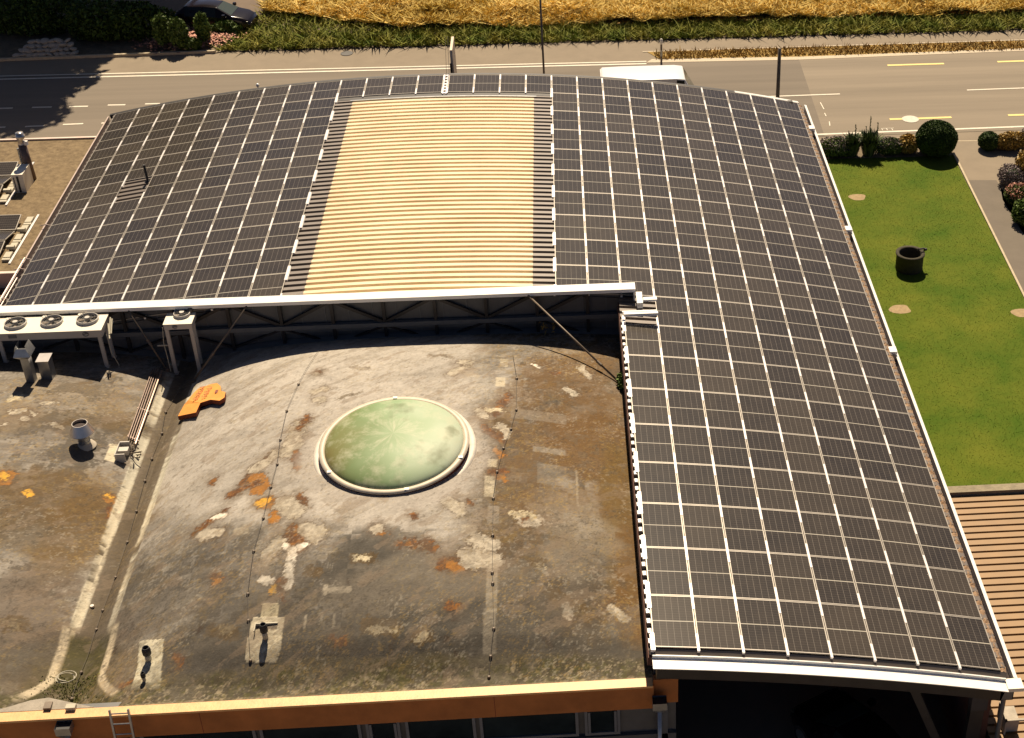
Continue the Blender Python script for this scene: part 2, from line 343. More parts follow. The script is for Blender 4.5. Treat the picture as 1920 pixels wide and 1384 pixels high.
# lawn, driveway, planting bed
lawn = [(15.0, 12.9), (15.0, 38.25)] + P((1555, 297), (1700, 294), (1786, 290)) + [G(1990, 700), (G(1990, 700)[0], 12.9)]
flat('lawn', lawn, ZG + .0, M['lawn'])
lb = rnd_poly(60000, 15.2, 24.3, 13, 38, 21)
ex0 = Vector(G(1786, 290)); ex1 = Vector(G(1920, 560)); lbx = ex0.x + (lb[:, 1] - ex0.y) / (ex1.y - ex0.y) * (ex1.x - ex0.x)
lb = lb[(lb[:, 0] < lbx - .03)]
for cx, cy, rr in ((1608, 370, .38), (1688, 580, .42), (1916, 587, .4)):
    g_ = G(cx, cy); lb = lb[np.hypot(lb[:, 0] - g_[0], lb[:, 1] - g_[1]) > rr * (.8 + .3 * rng.random(len(lb)))]
    pl = [(g_[0] + rr * (1 + .15 * math.sin(3 * t + cx)) * math.cos(t), g_[1] + .9 * rr * (1 + .12 * math.cos(2 * t)) * math.sin(t)) for t in np.linspace(0, 2 * math.pi, 18, endpoint=False)]
    flat('bare_patch', pl, ZG + .006, M['bare'])
blades('lawn_grass', lb, .014, .03, ZG, M['blade'], .9, 'short mown green lawn beside the hall', seed=22)
# yellowish edge stone of the lawn
eb = MB(); a = Vector((*G(1786, 288), 0)); b = Vector((*G(1990, 702), 0)); eb.prism([(a.x, a.y), (b.x, b.y), (b.x + .09, b.y), (a.x + .09, a.y)], ZG - .02, ZG + .06)
T(eb.build('kerb', M['kerb']), kind='structure')
flat('planting_bed', P((1540, 268), (1786, 262), (1786, 291), (1700, 295), (1545, 298)), ZG + .004, M['soil'])
flat('planting_bed', P((1838, 264), (1990, 262), (1990, 281), (1850, 284)), ZG + .004, M['soil'])
flat('planting_bed', P((1872, 330), (1990, 300), (1990, 480), (1920, 440), (1880, 375)), ZG + .004, M['soil'])
flat('driveway', P((1786, 262), (1990, 258), (1990, 702), (1787, 288)), ZG + .0, M['path'])
flat('driveway_resurfaced', P((1816, 338), (1868, 338), (1990, 520), (1990, 690)), ZG + .004, mat('dull_asphalt', (.15, .125, .098), .92, 0, var=.08, scale=1.4, bump=.2))
stripe((1787, 264.5), (1836, 264), .07, M['kerb'], 'kerb_line')
stripe((1528, 262.8), (1786, 256), .05, M['kerb'], 'kerb_line')

# ================================================================= VAULTED HALL
hall = thing('vaulted_hall', (0, 17, ZG), 'long hall with a low vaulted corrugated roof covered in solar modules', 'building')
NS = 48; PITCH = .338
def vault_sheet(s0, s1, y0, y1, h, crest=.090, ns=None, ph=0., thick=0):
    ns = ns or max(2, int((s1 - s0) / .6)); ss = np.linspace(s0, s1, ns + 1); prof = []
    k = math.floor((y0 - ph) / PITCH)
    yy = k * PITCH + ph
    while yy < y1 + PITCH:
        for dy, dz in ((0, 0), (.135, 0), (.150, 1), (.324, 1)): prof.append((yy + dy, dz * crest))
        yy += PITCH
    pr = [(min(max(a, y0), y1), z) for a, z in prof]; pr = [p for i, p in enumerate(pr) if i == 0 or p[0] > pr[i - 1][0] + 1e-6 or False]
    V = []; F = []
    for s in ss:
        for y, z in pr: V.append(srf(s, y, h + z))
    n = len(pr)
    for i in range(ns):
        for j in range(n - 1): F.append((i * n + j, (i + 1) * n + j, (i + 1) * n + j + 1, i * n + j + 1))
    return V, F
YR = 15.97; YF = 19 * PH
HS = -.135
mb = MB()
sl0, sl1, sy0, sy1 = S(9) + .68, S(17) - .72, YR, 18 * PH - .42
for a, b, c, d_ in ((-.09, sl0, YR, YF + .05), (sl1, S(27) + .17, YR, YF + .05), (S(19) - .09, S(27) + .17, -.12, YR), (sl0, sl1, sy1, YF + .05)):
    V, F = vault_sheet(a, b, c, d_, HS); mb.add(V, F)
mb.build('corrugated_roof', M['sheet'], hall)
mb = MB(); V, F = vault_sheet(sl0, sl1, sy0, sy1, HS + .012); mb.add(V, F); mb.build('rooflight', M['rooflight'], hall)
# screw caps of the rooflight, in rows
mb = MB()
for s in (S(9) + 1.2, S(10) + 1.5, S(12) + .9, S(14) + .5, S(15) + 1.0):
    k = math.ceil(sy0 / PITCH)
    while k * PITCH + .07 < sy1 - .2:
        p = Vector(srf(s, k * PITCH + .06, HS + .012)); mb.cyl(p, p + Vector((0, 0, .02)), .022, .012, 6); k += 1
mb.build('screw_cap', M['steel'], hall)
# thin top strip over the end of the rooflight
mb = MB()
def arcstrip(mb, s0, s1, y0, y1, h0, h1, ns=40, mi=None):
    ss = np.linspace(s0, s1, ns + 1); V = []; F = []
    for s in ss:
        for y, h in ((y0, h0), (y1, h0), (y1, h1), (y0, h1)): V.append(srf(s, y, h))
    for i in range(ns):
        for j in range(4): F.append((4 * i + j, 4 * i + (j + 1) % 4, 4 * i + 4 + (j + 1) % 4, 4 * i + 4 + j))
    F += [(3, 2, 1, 0), (4 * ns, 4 * ns + 1, 4 * ns + 2, 4 * ns + 3)]
    mb.add(V, F, mi)
arcstrip(mb, sl0 - .1, sl1 + .1, sy1 + .05, sy1 + .13, HS + .08, HS + .105)
mb.build('closing_strip', M['galv'], hall)
mb = MB(); arcstrip(mb, S(9) + .02, S(17) - .02, 18 * PH - .26, 18 * PH + .05, HS + .091, HS + .10); mb.build('shadow_strip', M['steel'], hall)  # dark strip imitating the shadow of the top modules on the sheet
# far eave: dark band, white flashing on the right
mb = MB(); arcstrip(mb, -.25, S(24) + .4, YF + .06, YF + .22, -.30, -.01); mb.build('eave_flashing', M['steel'], hall)
mb = MB(); arcstrip(mb, S(24) + .4, S(27) + .05, YF + .05, YF + .13, -.25, -.005); arcstrip(mb, S(24) + .4, S(27) + .05, YF + .21, YF + .27, -.28, -.03); mb.build('eave_flashing', M['cap'], hall)
# near edge of the wing
mb = MB(); arcstrip(mb, S(19) - .02, S(27) + .12, -.20, -.165, -.15, -.085); arcstrip(mb, S(19) - .02, S(27) + .12, -.54, -.20, -.185, -.165); mb.build('eave_flashing', M['cap'], hall)
mb = MB(); arcstrip(mb, S(19) - .02, S(27) + .12, -.204, -.168, -.164, -.1); mb.build('eave_flashing', M['cap'], hall)
mb = MB(); arcstrip(mb, S(19) + .1, S(27) + .1, -.42, -.2, -.60, -.19); mb.build('edge_beam', M['steel'], hall)
mb = MB(); arcstrip(mb, S(19) - .1, S(27) + .1, -.1, 15.9, -.5, -.25); arcstrip(mb, -.1, S(27) + .1, 16.1, YF, -.5, -.25); mb.build('roof_slab', M['planks'], hall)
# gutters left and right
def gutter(side, y0, y1):
    sg = -1 if side < 0 else 1; sb = -.02 if side < 0 else S(27) + .02
    def q(off, y, h): 
        p = srf(sb + sg * off, y, 0); return (p[0], y, p[2] + h)
    def seg(mb, o0, o1, h0, h1):
        vs = [q(o, y, h) for y in (y0, y1) for o, h in ((o0, h0), (o1, h0), (o1, h1), (o0, h1))]
        mb.add(vs, [(0, 1, 2, 3), (7, 6, 5, 4), (0, 4, 5, 1), (1, 5, 6, 2), (2, 6, 7, 3), (3, 7, 4, 0)])
    base = MB(); seg(base, .12, .30, -.36, -.34); seg(base, .10, .12, -.36, -.2); g = base.build('gutter', M['darkgutter'], hall)
    rim = MB(); seg(rim, .30, .40 if side > 0 else .36, -.36, -.10); rim.build('gutter_rim', M['cap'] if side > 0 else M['rim'], g)
    return q, seg
q, seg = gutter(1, -.1, YF + .2)
# moss and leaf debris along the right edge of the sheets
r_ = np.random.default_rng(12); ys = np.arange(0, YF, .05); V = []; F = []
for i, y in enumerate(ys):
    wv = .155 + .05 * (r_.random() - .5); 
    for o, h in ((.0, -.07), (wv * .5, -.055 + .03 * r_.random()), (wv, -.075)):
        p = srf(S(27) + .02 + o, y, 0); V.append((p[0], y, p[2] + h))
for i in range(len(ys) - 1):
    for j in range(2): F.append((3 * i + j, 3 * i + j + 1, 3 * i + 4 + j, 3 * i + 3 + j))
mb = MB(); mb.add(V, F); mb.build('leaf_debris', M['debris'], hall)
for y in (31.35, 22.5, 14.3):
    mb = MB(); p = srf(S(27) + .12, y, 0); mb.box((p[0] - .0, y - .16, p[2] - .12), (p[0] + .24, y + .16, p[2] - .02)); mb.build('gutter_bracket', M['cap'], hall)
gutter(-1, 15.9, YF + .2)
for y in (20.9, 21.6, 24.1, 18.9, 17.8):
    mb = MB(); p = srf(-.02, y, 0); mb.tube([(p[0] - .42, y, p[2] - .06), (p[0] - .2, y + .02, p[2] - .03), (p[0] + .02, y, p[2] - .08)], .018); mb.build('gutter_bracket', M['rim'], hall)
mb = MB(); p = srf(0, 18, 0); mb.tube([(p[0] - .30, 15.9, p[2] - .06), (p[0] - .29, 21.7, p[2] - .05)], .025); mb.tube([(p[0] - .20, 15.9, p[2] - .10), (p[0] - .19, 20.4, p[2] - .1)], .02); mb.build('conduit', M['rim'], hall)
# hall walls
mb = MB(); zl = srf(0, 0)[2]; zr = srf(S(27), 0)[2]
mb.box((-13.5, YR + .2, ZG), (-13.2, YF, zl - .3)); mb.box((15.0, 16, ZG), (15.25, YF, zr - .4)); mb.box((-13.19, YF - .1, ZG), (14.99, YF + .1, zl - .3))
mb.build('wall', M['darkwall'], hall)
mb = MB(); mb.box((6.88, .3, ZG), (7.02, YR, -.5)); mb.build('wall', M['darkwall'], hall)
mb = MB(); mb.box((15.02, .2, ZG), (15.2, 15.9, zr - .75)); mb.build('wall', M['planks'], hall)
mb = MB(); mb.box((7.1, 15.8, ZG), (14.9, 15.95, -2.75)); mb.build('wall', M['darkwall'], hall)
# portal column and brace at the near right corner
xr = 14.72
mb = MB(); mb.beam((xr, -.2, -1.95), (xr - .12, -.2, ZG), .34, .22); mb.build('portal_column', M['steel'], hall)
mb = MB(); mb.beam((xr, -.2, -2.0), (xr, -.2, -2.72), .40, .26); mb.build('column_head', M['darkwall'], hall)
mb = MB(); mb.beam((13.0, -.2, -1.75), (14.15, -.2, -4.6), .26, .2); mb.build('column_brace', M['steel'], hall)
# metal hopper under the right gutter
mb = MB(); x0 = 15.16; y0 = -.42; zt = -1.98
for lo, hi in (((x0, y0, zt - .32), (x0 + .02, y0 + .34, zt)), ((x0 + .30, y0, zt - .32), (x0 + .32, y0 + .34, zt)), ((x0, y0, zt - .32), (x0 + .32, y0 + .02, zt)), ((x0, y0 + .32, zt - .32), (x0 + .32, y0 + .34, zt)), ((x0, y0, zt - .33), (x0 + .32, y0 + .34, zt - .31))): mb.box(lo, hi)
mb.cyl((x0 + .16, y0 + .17, zt - .32), (x0 + .16, y0 + .17, ZG), .06, n=12); mb.build('rain_hopper', M['grey'], hall)
mb = MB(); p = srf(S(27) + .12, 0, 0); mb.box((p[0] - .03, -.46, p[2] - .26), (p[0] + .36, -.12, p[2] - .15)); mb.build('corner_cover', M['boxwhite'], hall)
# parapet wall facing the lower roof
YW = 16.02; XE = 7.30
def wallfoot(x): return float(hz(x, 15.95)) - .1
mb = MB(); xs = list(np.arange(-16.5, 6.9, .5)) + [6.9]
for a, b in zip(xs[:-1], xs[1:]): mb.box((a, YW, wallfoot((a + b) / 2)), (b, YW + .08, -.06))
mb.box((6.9, YW, -1.35), (XE - .03, YW + .08, -.06)); wl = mb.build('parapet_wall', M['wallpanel'], hall)
mb = MB()
for x in np.arange(-16, 6.9, .745): mb.box((x, YW - .025, wallfoot(x)), (x + .03, YW - .001, -.07))
mb.build('cladding_seam', M['grey'], wl)
mb = MB(); mb.box((-16.6, 15.70, -.055), (XE, 16.12, 0.0)); mb.box((-16.6, 15.70, -.12), (XE, 15.715, -.056)); mb.box((XE - .06, 15.72, -.75), (XE - .01, 16.1, -.056)); mb.build('parapet_cap', M['cap'], hall)
mb = MB(); mb.box((-16.6, 15.80, -1.12), (7.05, 15.96, -.97)); mb.box((-16.6, 15.94, -1.30), (6.6, 16.0, -1.21)); mb.build('parapet_rail', M['grey'], hall)
px_ = list(np.arange(-15.3, 6.9, 1.62)); 
for i, x in enumerate(px_):
    mb = MB(); mb.box((x - .05, 15.86, wallfoot(x)), (x + .05, 15.98, -.1)); mb.build('truss_post', M['steel'], hall)
    if i < len(px_) - 1:
        x2 = px_[i + 1]; mb = MB(); top, bot = (x, x2) if i % 2 == 0 else (x2, x)
        if x > 1: top, bot = x2, x
        mb.beam((top, 15.92, -.15), (bot, 15.92, -1.0), .07, .1); mb.beam((bot, 15.93, -1.14), (top, 15.93, -1.75), .06, .06); mb.build('truss_brace', M['steel'], hall)
# foot flashing of the wall
mb = MB(); 
for a, b in zip(xs[:-1], xs[1:]):
    z0 = float(hz(a, 15.9)); z1 = float(hz(b, 15.9)); mb.add([(a, 15.99, z0 + .12), (b, 15.99, z1 + .12), (b, 15.8, z1 + .01), (a, 15.8, z0 + .01)], [(0, 3, 2, 1)])
mb.build('foot_flashing', M['wallpanel'], hall)
# white end pieces where the parapet meets the wing
mb = MB(); mb.box((7.31, 15.0, -.30), (7.50, 15.69, -.10)); mb.box((6.86, 14.30, -.16), (7.93, 14.42, -.07)); mb.box((6.82, 14.5, -.18), (7.9, 14.56, -.10)); mb.box((7.52, 15.1, -.12), (7.95, 15.28, -.055)); mb.build('flashing', M['cap'], hall)
# added white blocks imitating sunlit rib crests along the wing, one mesh copied
mb = MB(); mb.box((-.075, 0, 0), (.0, .14, .02)); crest0 = mb.build('sunlit_crest', M['cap'], None); crest0.parent = hall; ORG[crest0.name] = ORG[hall.name]
for k in range(0, 42):
    p = srf(S(19) - .012, k * PITCH + .167, HS + .088); o = crest0 if k == 0 else crest0.copy()
    if k: COL.objects.link(o); o.parent = hall
    o.location = Vector(p) - hall.location
# ================================================================= SOLAR MODULES
MW, ML, FW = 1.04, 1.755, .023
fr = MB()
for lo, hi in (((-MW / 2, -ML / 2, -.035), (-MW / 2 + FW, ML / 2, 0)), ((MW / 2 - FW, -ML / 2, -.035), (MW / 2, ML / 2, 0)), ((-MW / 2 + FW, -ML / 2, -.035), (MW / 2 - FW, -ML / 2 + FW, 0)), ((-MW / 2 + FW, ML / 2 - FW, -.035), (MW / 2 - FW, ML / 2, 0))): fr.box(lo, hi)
fr_o = fr.build('frame', M['frame'])
gl = MB(); gx, gy = MW / 2 - FW, ML / 2 - FW; gl.add([(-gx, -gy, -.006), (gx, -gy, -.006), (gx, gy, -.006), (-gx, gy, -.006)], [(0, 1, 2, 3)]); gl_o = gl.build('cells', M['solar'])
uvl = gl_o.data.uv_layers.new(name='UVMap')
for i, uvc in enumerate(((0, 0), (1, 0), (1, 1), (0, 1))): uvl.data[i].uv = uvc
def railmesh(side, y0, y1, wide=False):
    m = MB(); xc = side * (PW / 2); w = .030 if not wide else .046
    m.box((xc - w, y0, -.05), (xc + w, y1, .008))
    if wide: m.box((xc + (side * .02) - .035, y0 + .02, -.10), (xc + (side * .02) + .035, y1 - .02, -.02))
    o = m.build('clamp_rail', M['cap2']); return o
M['cap2'] = mat('rail_metal', (.88, .84, .82), .30, .2, spec=.6, var=.06, scale=3)
RL = .92
rm = {k: railmesh(*a) for k, a in dict(rt=(1, PH / 2 - RL / 2, PH / 2 + RL / 2), rb=(1, -PH / 2 - .10, -PH / 2 + RL / 2), re=(1, PH / 2 - RL / 2 - .05, PH / 2 + .02), lt=(-1, PH / 2 - RL / 2, PH / 2 + RL / 2), lb=(-1, -PH / 2 - .10, -PH / 2 + RL / 2),
      rtw=(1, PH / 2 - RL / 2, PH / 2 + RL / 2, True), ltw=(-1, PH / 2 - RL / 2, PH / 2 + RL / 2, True), rbw=(1, -PH / 2 - .1, -PH / 2 + RL / 2, True), lbw=(-1, -PH / 2 - .1, -PH / 2 + RL / 2, True)).items()}
protos = [fr_o, gl_o] + list(rm.values())
def module(c, r, label, group, rails):
    s = S(c) + PW / 2 + (0 if c != 13 else GAP); 
    if c >= 13: s = c * PW + GAP + PW / 2
    a = (s - S0) / RAD; e = bpy.data.objects.new('solar_module', None); COL.objects.link(e)
    e.location = srf(s, (r + .5) * PH, 0); e.rotation_euler = (0, a, 0); e.empty_display_size = .2
    T(e, label, 'solar module', group)
    for src in [fr_o, gl_o] + [rm[k] for k in rails]:
        o = src.copy(); COL.objects.link(o); o.parent = e
    return e
ordn = lambda n: str(n) + ('th' if 10 <= n % 100 <= 20 else {1: 'st', 2: 'nd', 3: 'rd'}.get(n % 10, 'th'))
for c in range(27):
    if c < 9: rows = range(9, 19)
    elif c < 17: rows = [18]
    elif c < 19: rows = range(9, 19)
    else: rows = range(0, 19)
    for r in rows:
        if (c, r) in ((2, 14), (19, 8)): continue
        far = 19 - r
        if c < 9: lab = f"dark solar module in the {ordn(c + 1)} column from the left gutter, {ordn(far)} from the far eave"
        elif c < 13: lab = f"dark solar module above the tan rooflight, {ordn(13 - c)} to the left of the cable ladder"
        elif c < 17: lab = f"dark solar module above the tan rooflight, {ordn(c - 12)} to the right of the cable ladder"
        else: lab = f"dark solar module in the {ordn(27 - c)} column from the right gutter, {ordn(far)} from the far eave"
        rails = []
        last_right = c in (8, 26, 12) 
        topk = 'rt' if r < 18 else 're'
        if c == 8 and r < 18: topk = 'rtw'
        if c == 26: topk = None
        if topk: rails.append(topk)
        bottom = (r == 0) or (c in range(9, 17)) or (r == 9 and c < 19) or (c == 19 and r == 9)
        if bottom and c != 26: rails.append('rb')
        if c in (17, 19, 13, 0):
            if c == 0: pass
            elif c == 13: rails += ['lb']
            else:
                if r < 18 and not (c == 19 and r >= 9): rails.append('ltw')
                if c == 17 and r == 9: rails.append('lbw')
                if c == 19 and r == 0: rails.append('lbw')
        module(c, r, lab, 'solar modules on the vaulted roof', rails)
for o in protos: bpy.data.objects.remove(o)
# cable ladder in the middle gap
mb = MB(); sg = S(13) + GAP / 2
for sd in (-.07, .07):
    a = srf(sg + sd, 18 * PH - .18, .02); mb.box((a[0] - .022, 18 * PH - .18, a[2] - .06), (a[0] + .022, YF + .02, a[2]))
for y in np.arange(18 * PH - .1, YF, .3): a = srf(sg, y, .0); mb.box((a[0] - .08, y, a[2] - .04), (a[0] + .08, y + .12, a[2] - .005))
T(mb.build('cable_ladder', M['cap2']), 'narrow white cable ladder in the gap between modules over the rooflight', 'cable tray')
# vent pipe in the missing-module gap
p = Vector(srf(S(3) - .12, 14 * PH + 1.45, HS)); e = thing('vent_pipe', p, 'thin black vent pipe standing in the gap of one missing solar module', 'vent pipe')
mb = MB(); mb.lathe(p, [(.16, 0), (.15, .05), (.07, .14), (.045, .16)], 14); mb.build('flashing_collar', M['black'], e, True)
mb = MB(); mb.cyl(p + Vector((0, 0, .1)), p + Vector((-.02, 0, .78)), .045, .045, 12); mb.build('pipe', M['black'], e)
mb = MB(); a = Vector(srf(S(2) + .3, 14 * PH + .1, HS)); b = Vector(srf(S(3) - .1, 14 * PH + 1.2, HS)); 
mb.box((p.x - .12, p.y - .55, p.z + .03), (p.x + .08, p.y - .35, p.z + .09)); mb.build('junction_box', M['steel'], e)
# ================================================================= LOWER SHELL ROOF
low = thing('lower_building', (0, 5, ZG), 'low building with a stained grey shell roof and an orange fascia', 'building')
dx = .03; X = np.arange(-17.2, 6.86 + dx / 2, dx); Y = np.arange(.10, 15.99, dx); nx, ny = len(X), len(Y)
XX, YY = np.meshgrid(X, Y, indexing='ij')
n1 = lambda sc, sd, oc=4, ro=.55, ax=1, ay=1: vnoise((XX + 40) * ax, (YY + 40) * ay, sc, sd, oc, ro)
ZZ = hz(XX, YY) + .012 * (n1(1.6, 50, 3) - .5) + .006 * (n1(9, 51, 2) - .5)
# base tone: light grey felt with streaks running down the shells
rot = (XX * .8 + YY * .6); rot2 = (-XX * .6 + YY * .8)
streak = vnoise(rot * .35 + 60, rot2 * 1.5 + 60, 1.1, 60, 5)
mott = n1(.55, 61, 5); fine = n1(3.2, 62, 5, .6)
C = np.empty((nx, ny, 3)); C[:] = (.46, .425, .38)
def mixc(mask, col):
    global C
    m = np.clip(mask, 0, 1)[..., None]; C = C * (1 - m) + np.array(col) * m
mixc(smooth(.50, .66, streak) * .35, (.28, .25, .21))
mixc(smooth(.54, .62, streak * .5 + fine * .5) * .25, (.24, .20, .16))
mixc(smooth(.60, .70, fine) * .30, (.44, .39, .33))
def mott(mask, col, thr, sc, sd, wdt=.05, ax=1, ay=1): mixc(mask * smooth(thr, thr + wdt, vnoise((XX + 40) * ax, (YY + 40) * ay, sc, sd, 7, .62)), col)
def region(px, py, rx, ry, sd=200, w=.5):
    c = RP(px, py); d = np.hypot((XX - c[0]) / rx, (YY - c[1]) / ry); return 1 - smooth(.5, 1.1, d + w * (n1(.7, sd, 4) - .5) * 2)
rgt = smooth(1.8, 3.6, XX + 1.5 * (n1(.5, 201, 3) - .5)); botm = (1 - smooth(3.2, 5.6, YY + 1.6 * (n1(.5, 202, 3) - .5) + .35 * XX)) * (XX > VX); lft = (XX < VX - .5) * 1.
mixc(rgt * .62, (.19, .165, .135)); mixc(botm * .8, (.145, .13, .112)); mixc(lft * .55, (.20, .175, .145))
mott(.10 + .7 * np.maximum(rgt, botm), (.105, .095, .082), .47, .45, 210, .10, .7, 1.3); mott(.08 + .67 * np.maximum(np.maximum(rgt, botm), lft), (.085, .072, .056), .54, .9, 211, .05)
mott(.55 * np.maximum(rgt, lft * .8), (.17, .105, .04), .52, .6, 212, .08, 1.3, .8); mott(.5 * rgt + .25 * botm, (.22, .15, .05), .58, 2.2, 213, .03); mott(.35 * botm + .2 * rgt + .2 * lft, (.055, .048, .04), .55, 1.3, 214, .06)
mott(.25 + 0 * XX, (.46, .43, .38), .60, 1.1, 215, .04); mott(.2 + .3 * lft, (.12, .098, .078), .55, .5, 216, .12, .6, 1.6)
# location of soft zones, image pixels -> metres on the roof
def zone(px, py, rx, ry, col, k, w=.5, thr=None, sd=70, sc=.8):
    c = RP(px, py); d = np.hypot((XX - c[0]) / rx, (YY - c[1]) / ry); nz = n1(sc, sd, 5)
    mixc((1 - smooth(.55, 1.15, d + w * (nz - .5) * 2)) * k, col)
BR = (.165, .095, .034); DK = (.080, .072, .060); MO = (.15, .11, .035)
zone(1090, 720, 1.9, 2.8, BR, .75, .8, sd=71); zone(1130, 850, 1.6, 3.2, BR, .85, .8, sd=72); zone(1165, 1000, .5, 4.5, (.17, .11, .035), .8, .5, sd=73); zone(1000, 820, 1.5, 1.8, BR, .55, 1.0, sd=74)
zone(980, 760, .8, 1.3, BR, .5, 1, sd=75); zone(1180, 1100, .45, 4, BR, .8, .4, sd=76); zone(1100, 1120, 1.5, 1.0, BR, .9, .9, sd=77); zone(1040, 930, 1.4, 1.0, BR, .5, 1, sd=78)
zone(1000, 1150, 2.5, 1.6, DK, .75, .9, sd=79); zone(850, 1180, 3.4, 1.5, DK, .8, .8, sd=80); zone(700, 1200, 3, 1.2, DK, .85, .8, sd=81); zone(760, 1040, 2.5, 1.0, DK, .7, 1, sd=82)
zone(560, 1225, 2.2, .7, DK, .8, .6, sd=83); zone(950, 1235, 4.5, .55, DK, .75, .5, sd=84); zone(400, 1215, 1.3, .9, DK, .75, .8, sd=85); zone(680, 1080, 1.6, 1.2, DK, .65, 1, sd=86)
zone(1080, 1000, 1.2, 1.6, (.27, .23, .18), .6, .8, sd=87); zone(820, 1090, 2.6, 1.0, (.28, .24, .19), .4, .8, sd=88)
zone(80, 930, 2.8, 1.3, (.15, .095, .035), .75, .7, sd=90); zone(30, 1000, 2.2, .8, (.15, .10, .04), .6, .8, sd=91); zone(150, 1000, .9, 2.5, (.16, .10, .035), .65, .6, sd=92); zone(100, 1250, 1.2, 1.3, (.12, .09, .045), .5, .8, sd=93)
zone(60, 1170, 2.4, 1.6, (.16, .125, .095), .75, 1.2, sd=94); zone(190, 790, 1.2, .9, (.17, .11, .04), .55, 1, sd=95); zone(110, 730, 2.4, .8, (.22, .17, .11), .45, 1, sd=96); zone(20, 780, 1.0, 1.0, (.19, .13, .06), .5, 1, sd=97)
zone(300, 830, .18, .7, (.07, .058, .035), .75, .4, sd=98); zone(60, 1240, 2.5, .7, DK, .4, .8, sd=99)
zone(240, 1240, .9, .7, (.16, .12, .07), .6, .7, sd=100); zone(600, 1255, 6, .28, (.12, .10, .055), .8, .5, sd=101)
# sharp marks: capsules (image pixels) with a torn outline
wx = (n1(2.8, 110, 6, .72) - .5) * .46; wy = (n1(2.8, 111, 6, .72) - .5) * .46; fx_ = (n1(11, 112, 3, .7) - .5) * .10
def cap_(kind, x0, y0, x1, y1, r, warp=1., k=1.):
    a = RP(x0, y0); b = RP(x1, y1); r = r / 72.
    X_ = XX + wx * warp + fx_; Y_ = YY + wy * warp + fx_; d = b[:2] - a[:2]; L2 = max(1e-9, d @ d)
    t = np.clip(((X_ - a[0]) * d[0] + (Y_ - a[1]) * d[1]) / L2, 0, 1); D = np.hypot(X_ - a[0] - t * d[0], (Y_ - a[1] - t * d[1]) * .75)
    m = 1 - smooth(r - .03, r + .012, D)
    cols = dict(orange=(.40, .185, .035), yellow=(.62, .37, .06), rust=(.15, .070, .028), brown=(.13, .085, .035), white=(.80, .74, .64), pale=(.48, .43, .35), cream=(.60, .53, .38), dark=(.075, .055, .04), grey=(.30, .27, .23))
    if kind in ('rust', 'orange', 'yellow', 'white', 'pale'):
        mixc((1 - smooth(r, r + .28, D)) * .28 * (kind != 'white'), (.16, .11, .065)); mixc((1 - smooth(r + .015, r + .05, D)) * .55, (.10, .065, .04))
    mixc(m * k, cols[kind]); mixc(m * smooth(.52, .60, n1(3.5, 118, 4, .7)) * (.35 if kind != 'white' else .06), tuple(q_ * .55 for q_ in cols[kind]))
    if kind in ('rust', 'orange', 'yellow'):
        mixc(m * smooth(.50, .62, n1(5, 115, 3)) * .6, (.62, .33, .06) if kind == 'yellow' else (.34, .15, .03))
    if kind in ('pale', 'cream'):
        mixc(m * smooth(.52, .60, n1(6, 116, 3)) * .45, (.27, .23, .18))
def rect_(kind, x, y, w, h, k=.8, rz=0):
    c = RP(x, y); X_ = XX - c[0] + fx_ * .5; Y_ = YY - c[1] + fx_ * .5; ca, sa = math.cos(rz), math.sin(rz); X_, Y_ = X_ * ca + Y_ * sa, -X_ * sa + Y_ * ca
    m = (1 - smooth(w / 2 - .02, w / 2 + .02, np.abs(X_))) * (1 - smooth(h / 2 - .02, h / 2 + .02, np.abs(Y_)))
    cols = dict(pale=(.44, .39, .31), cream=(.56, .50, .38), dark=(.15, .12, .09), grey=(.30, .27, .23), green=(.30, .29, .23)); mixc(m * k * (.55 + .6 * n1(4, 117, 3)), cols[kind])
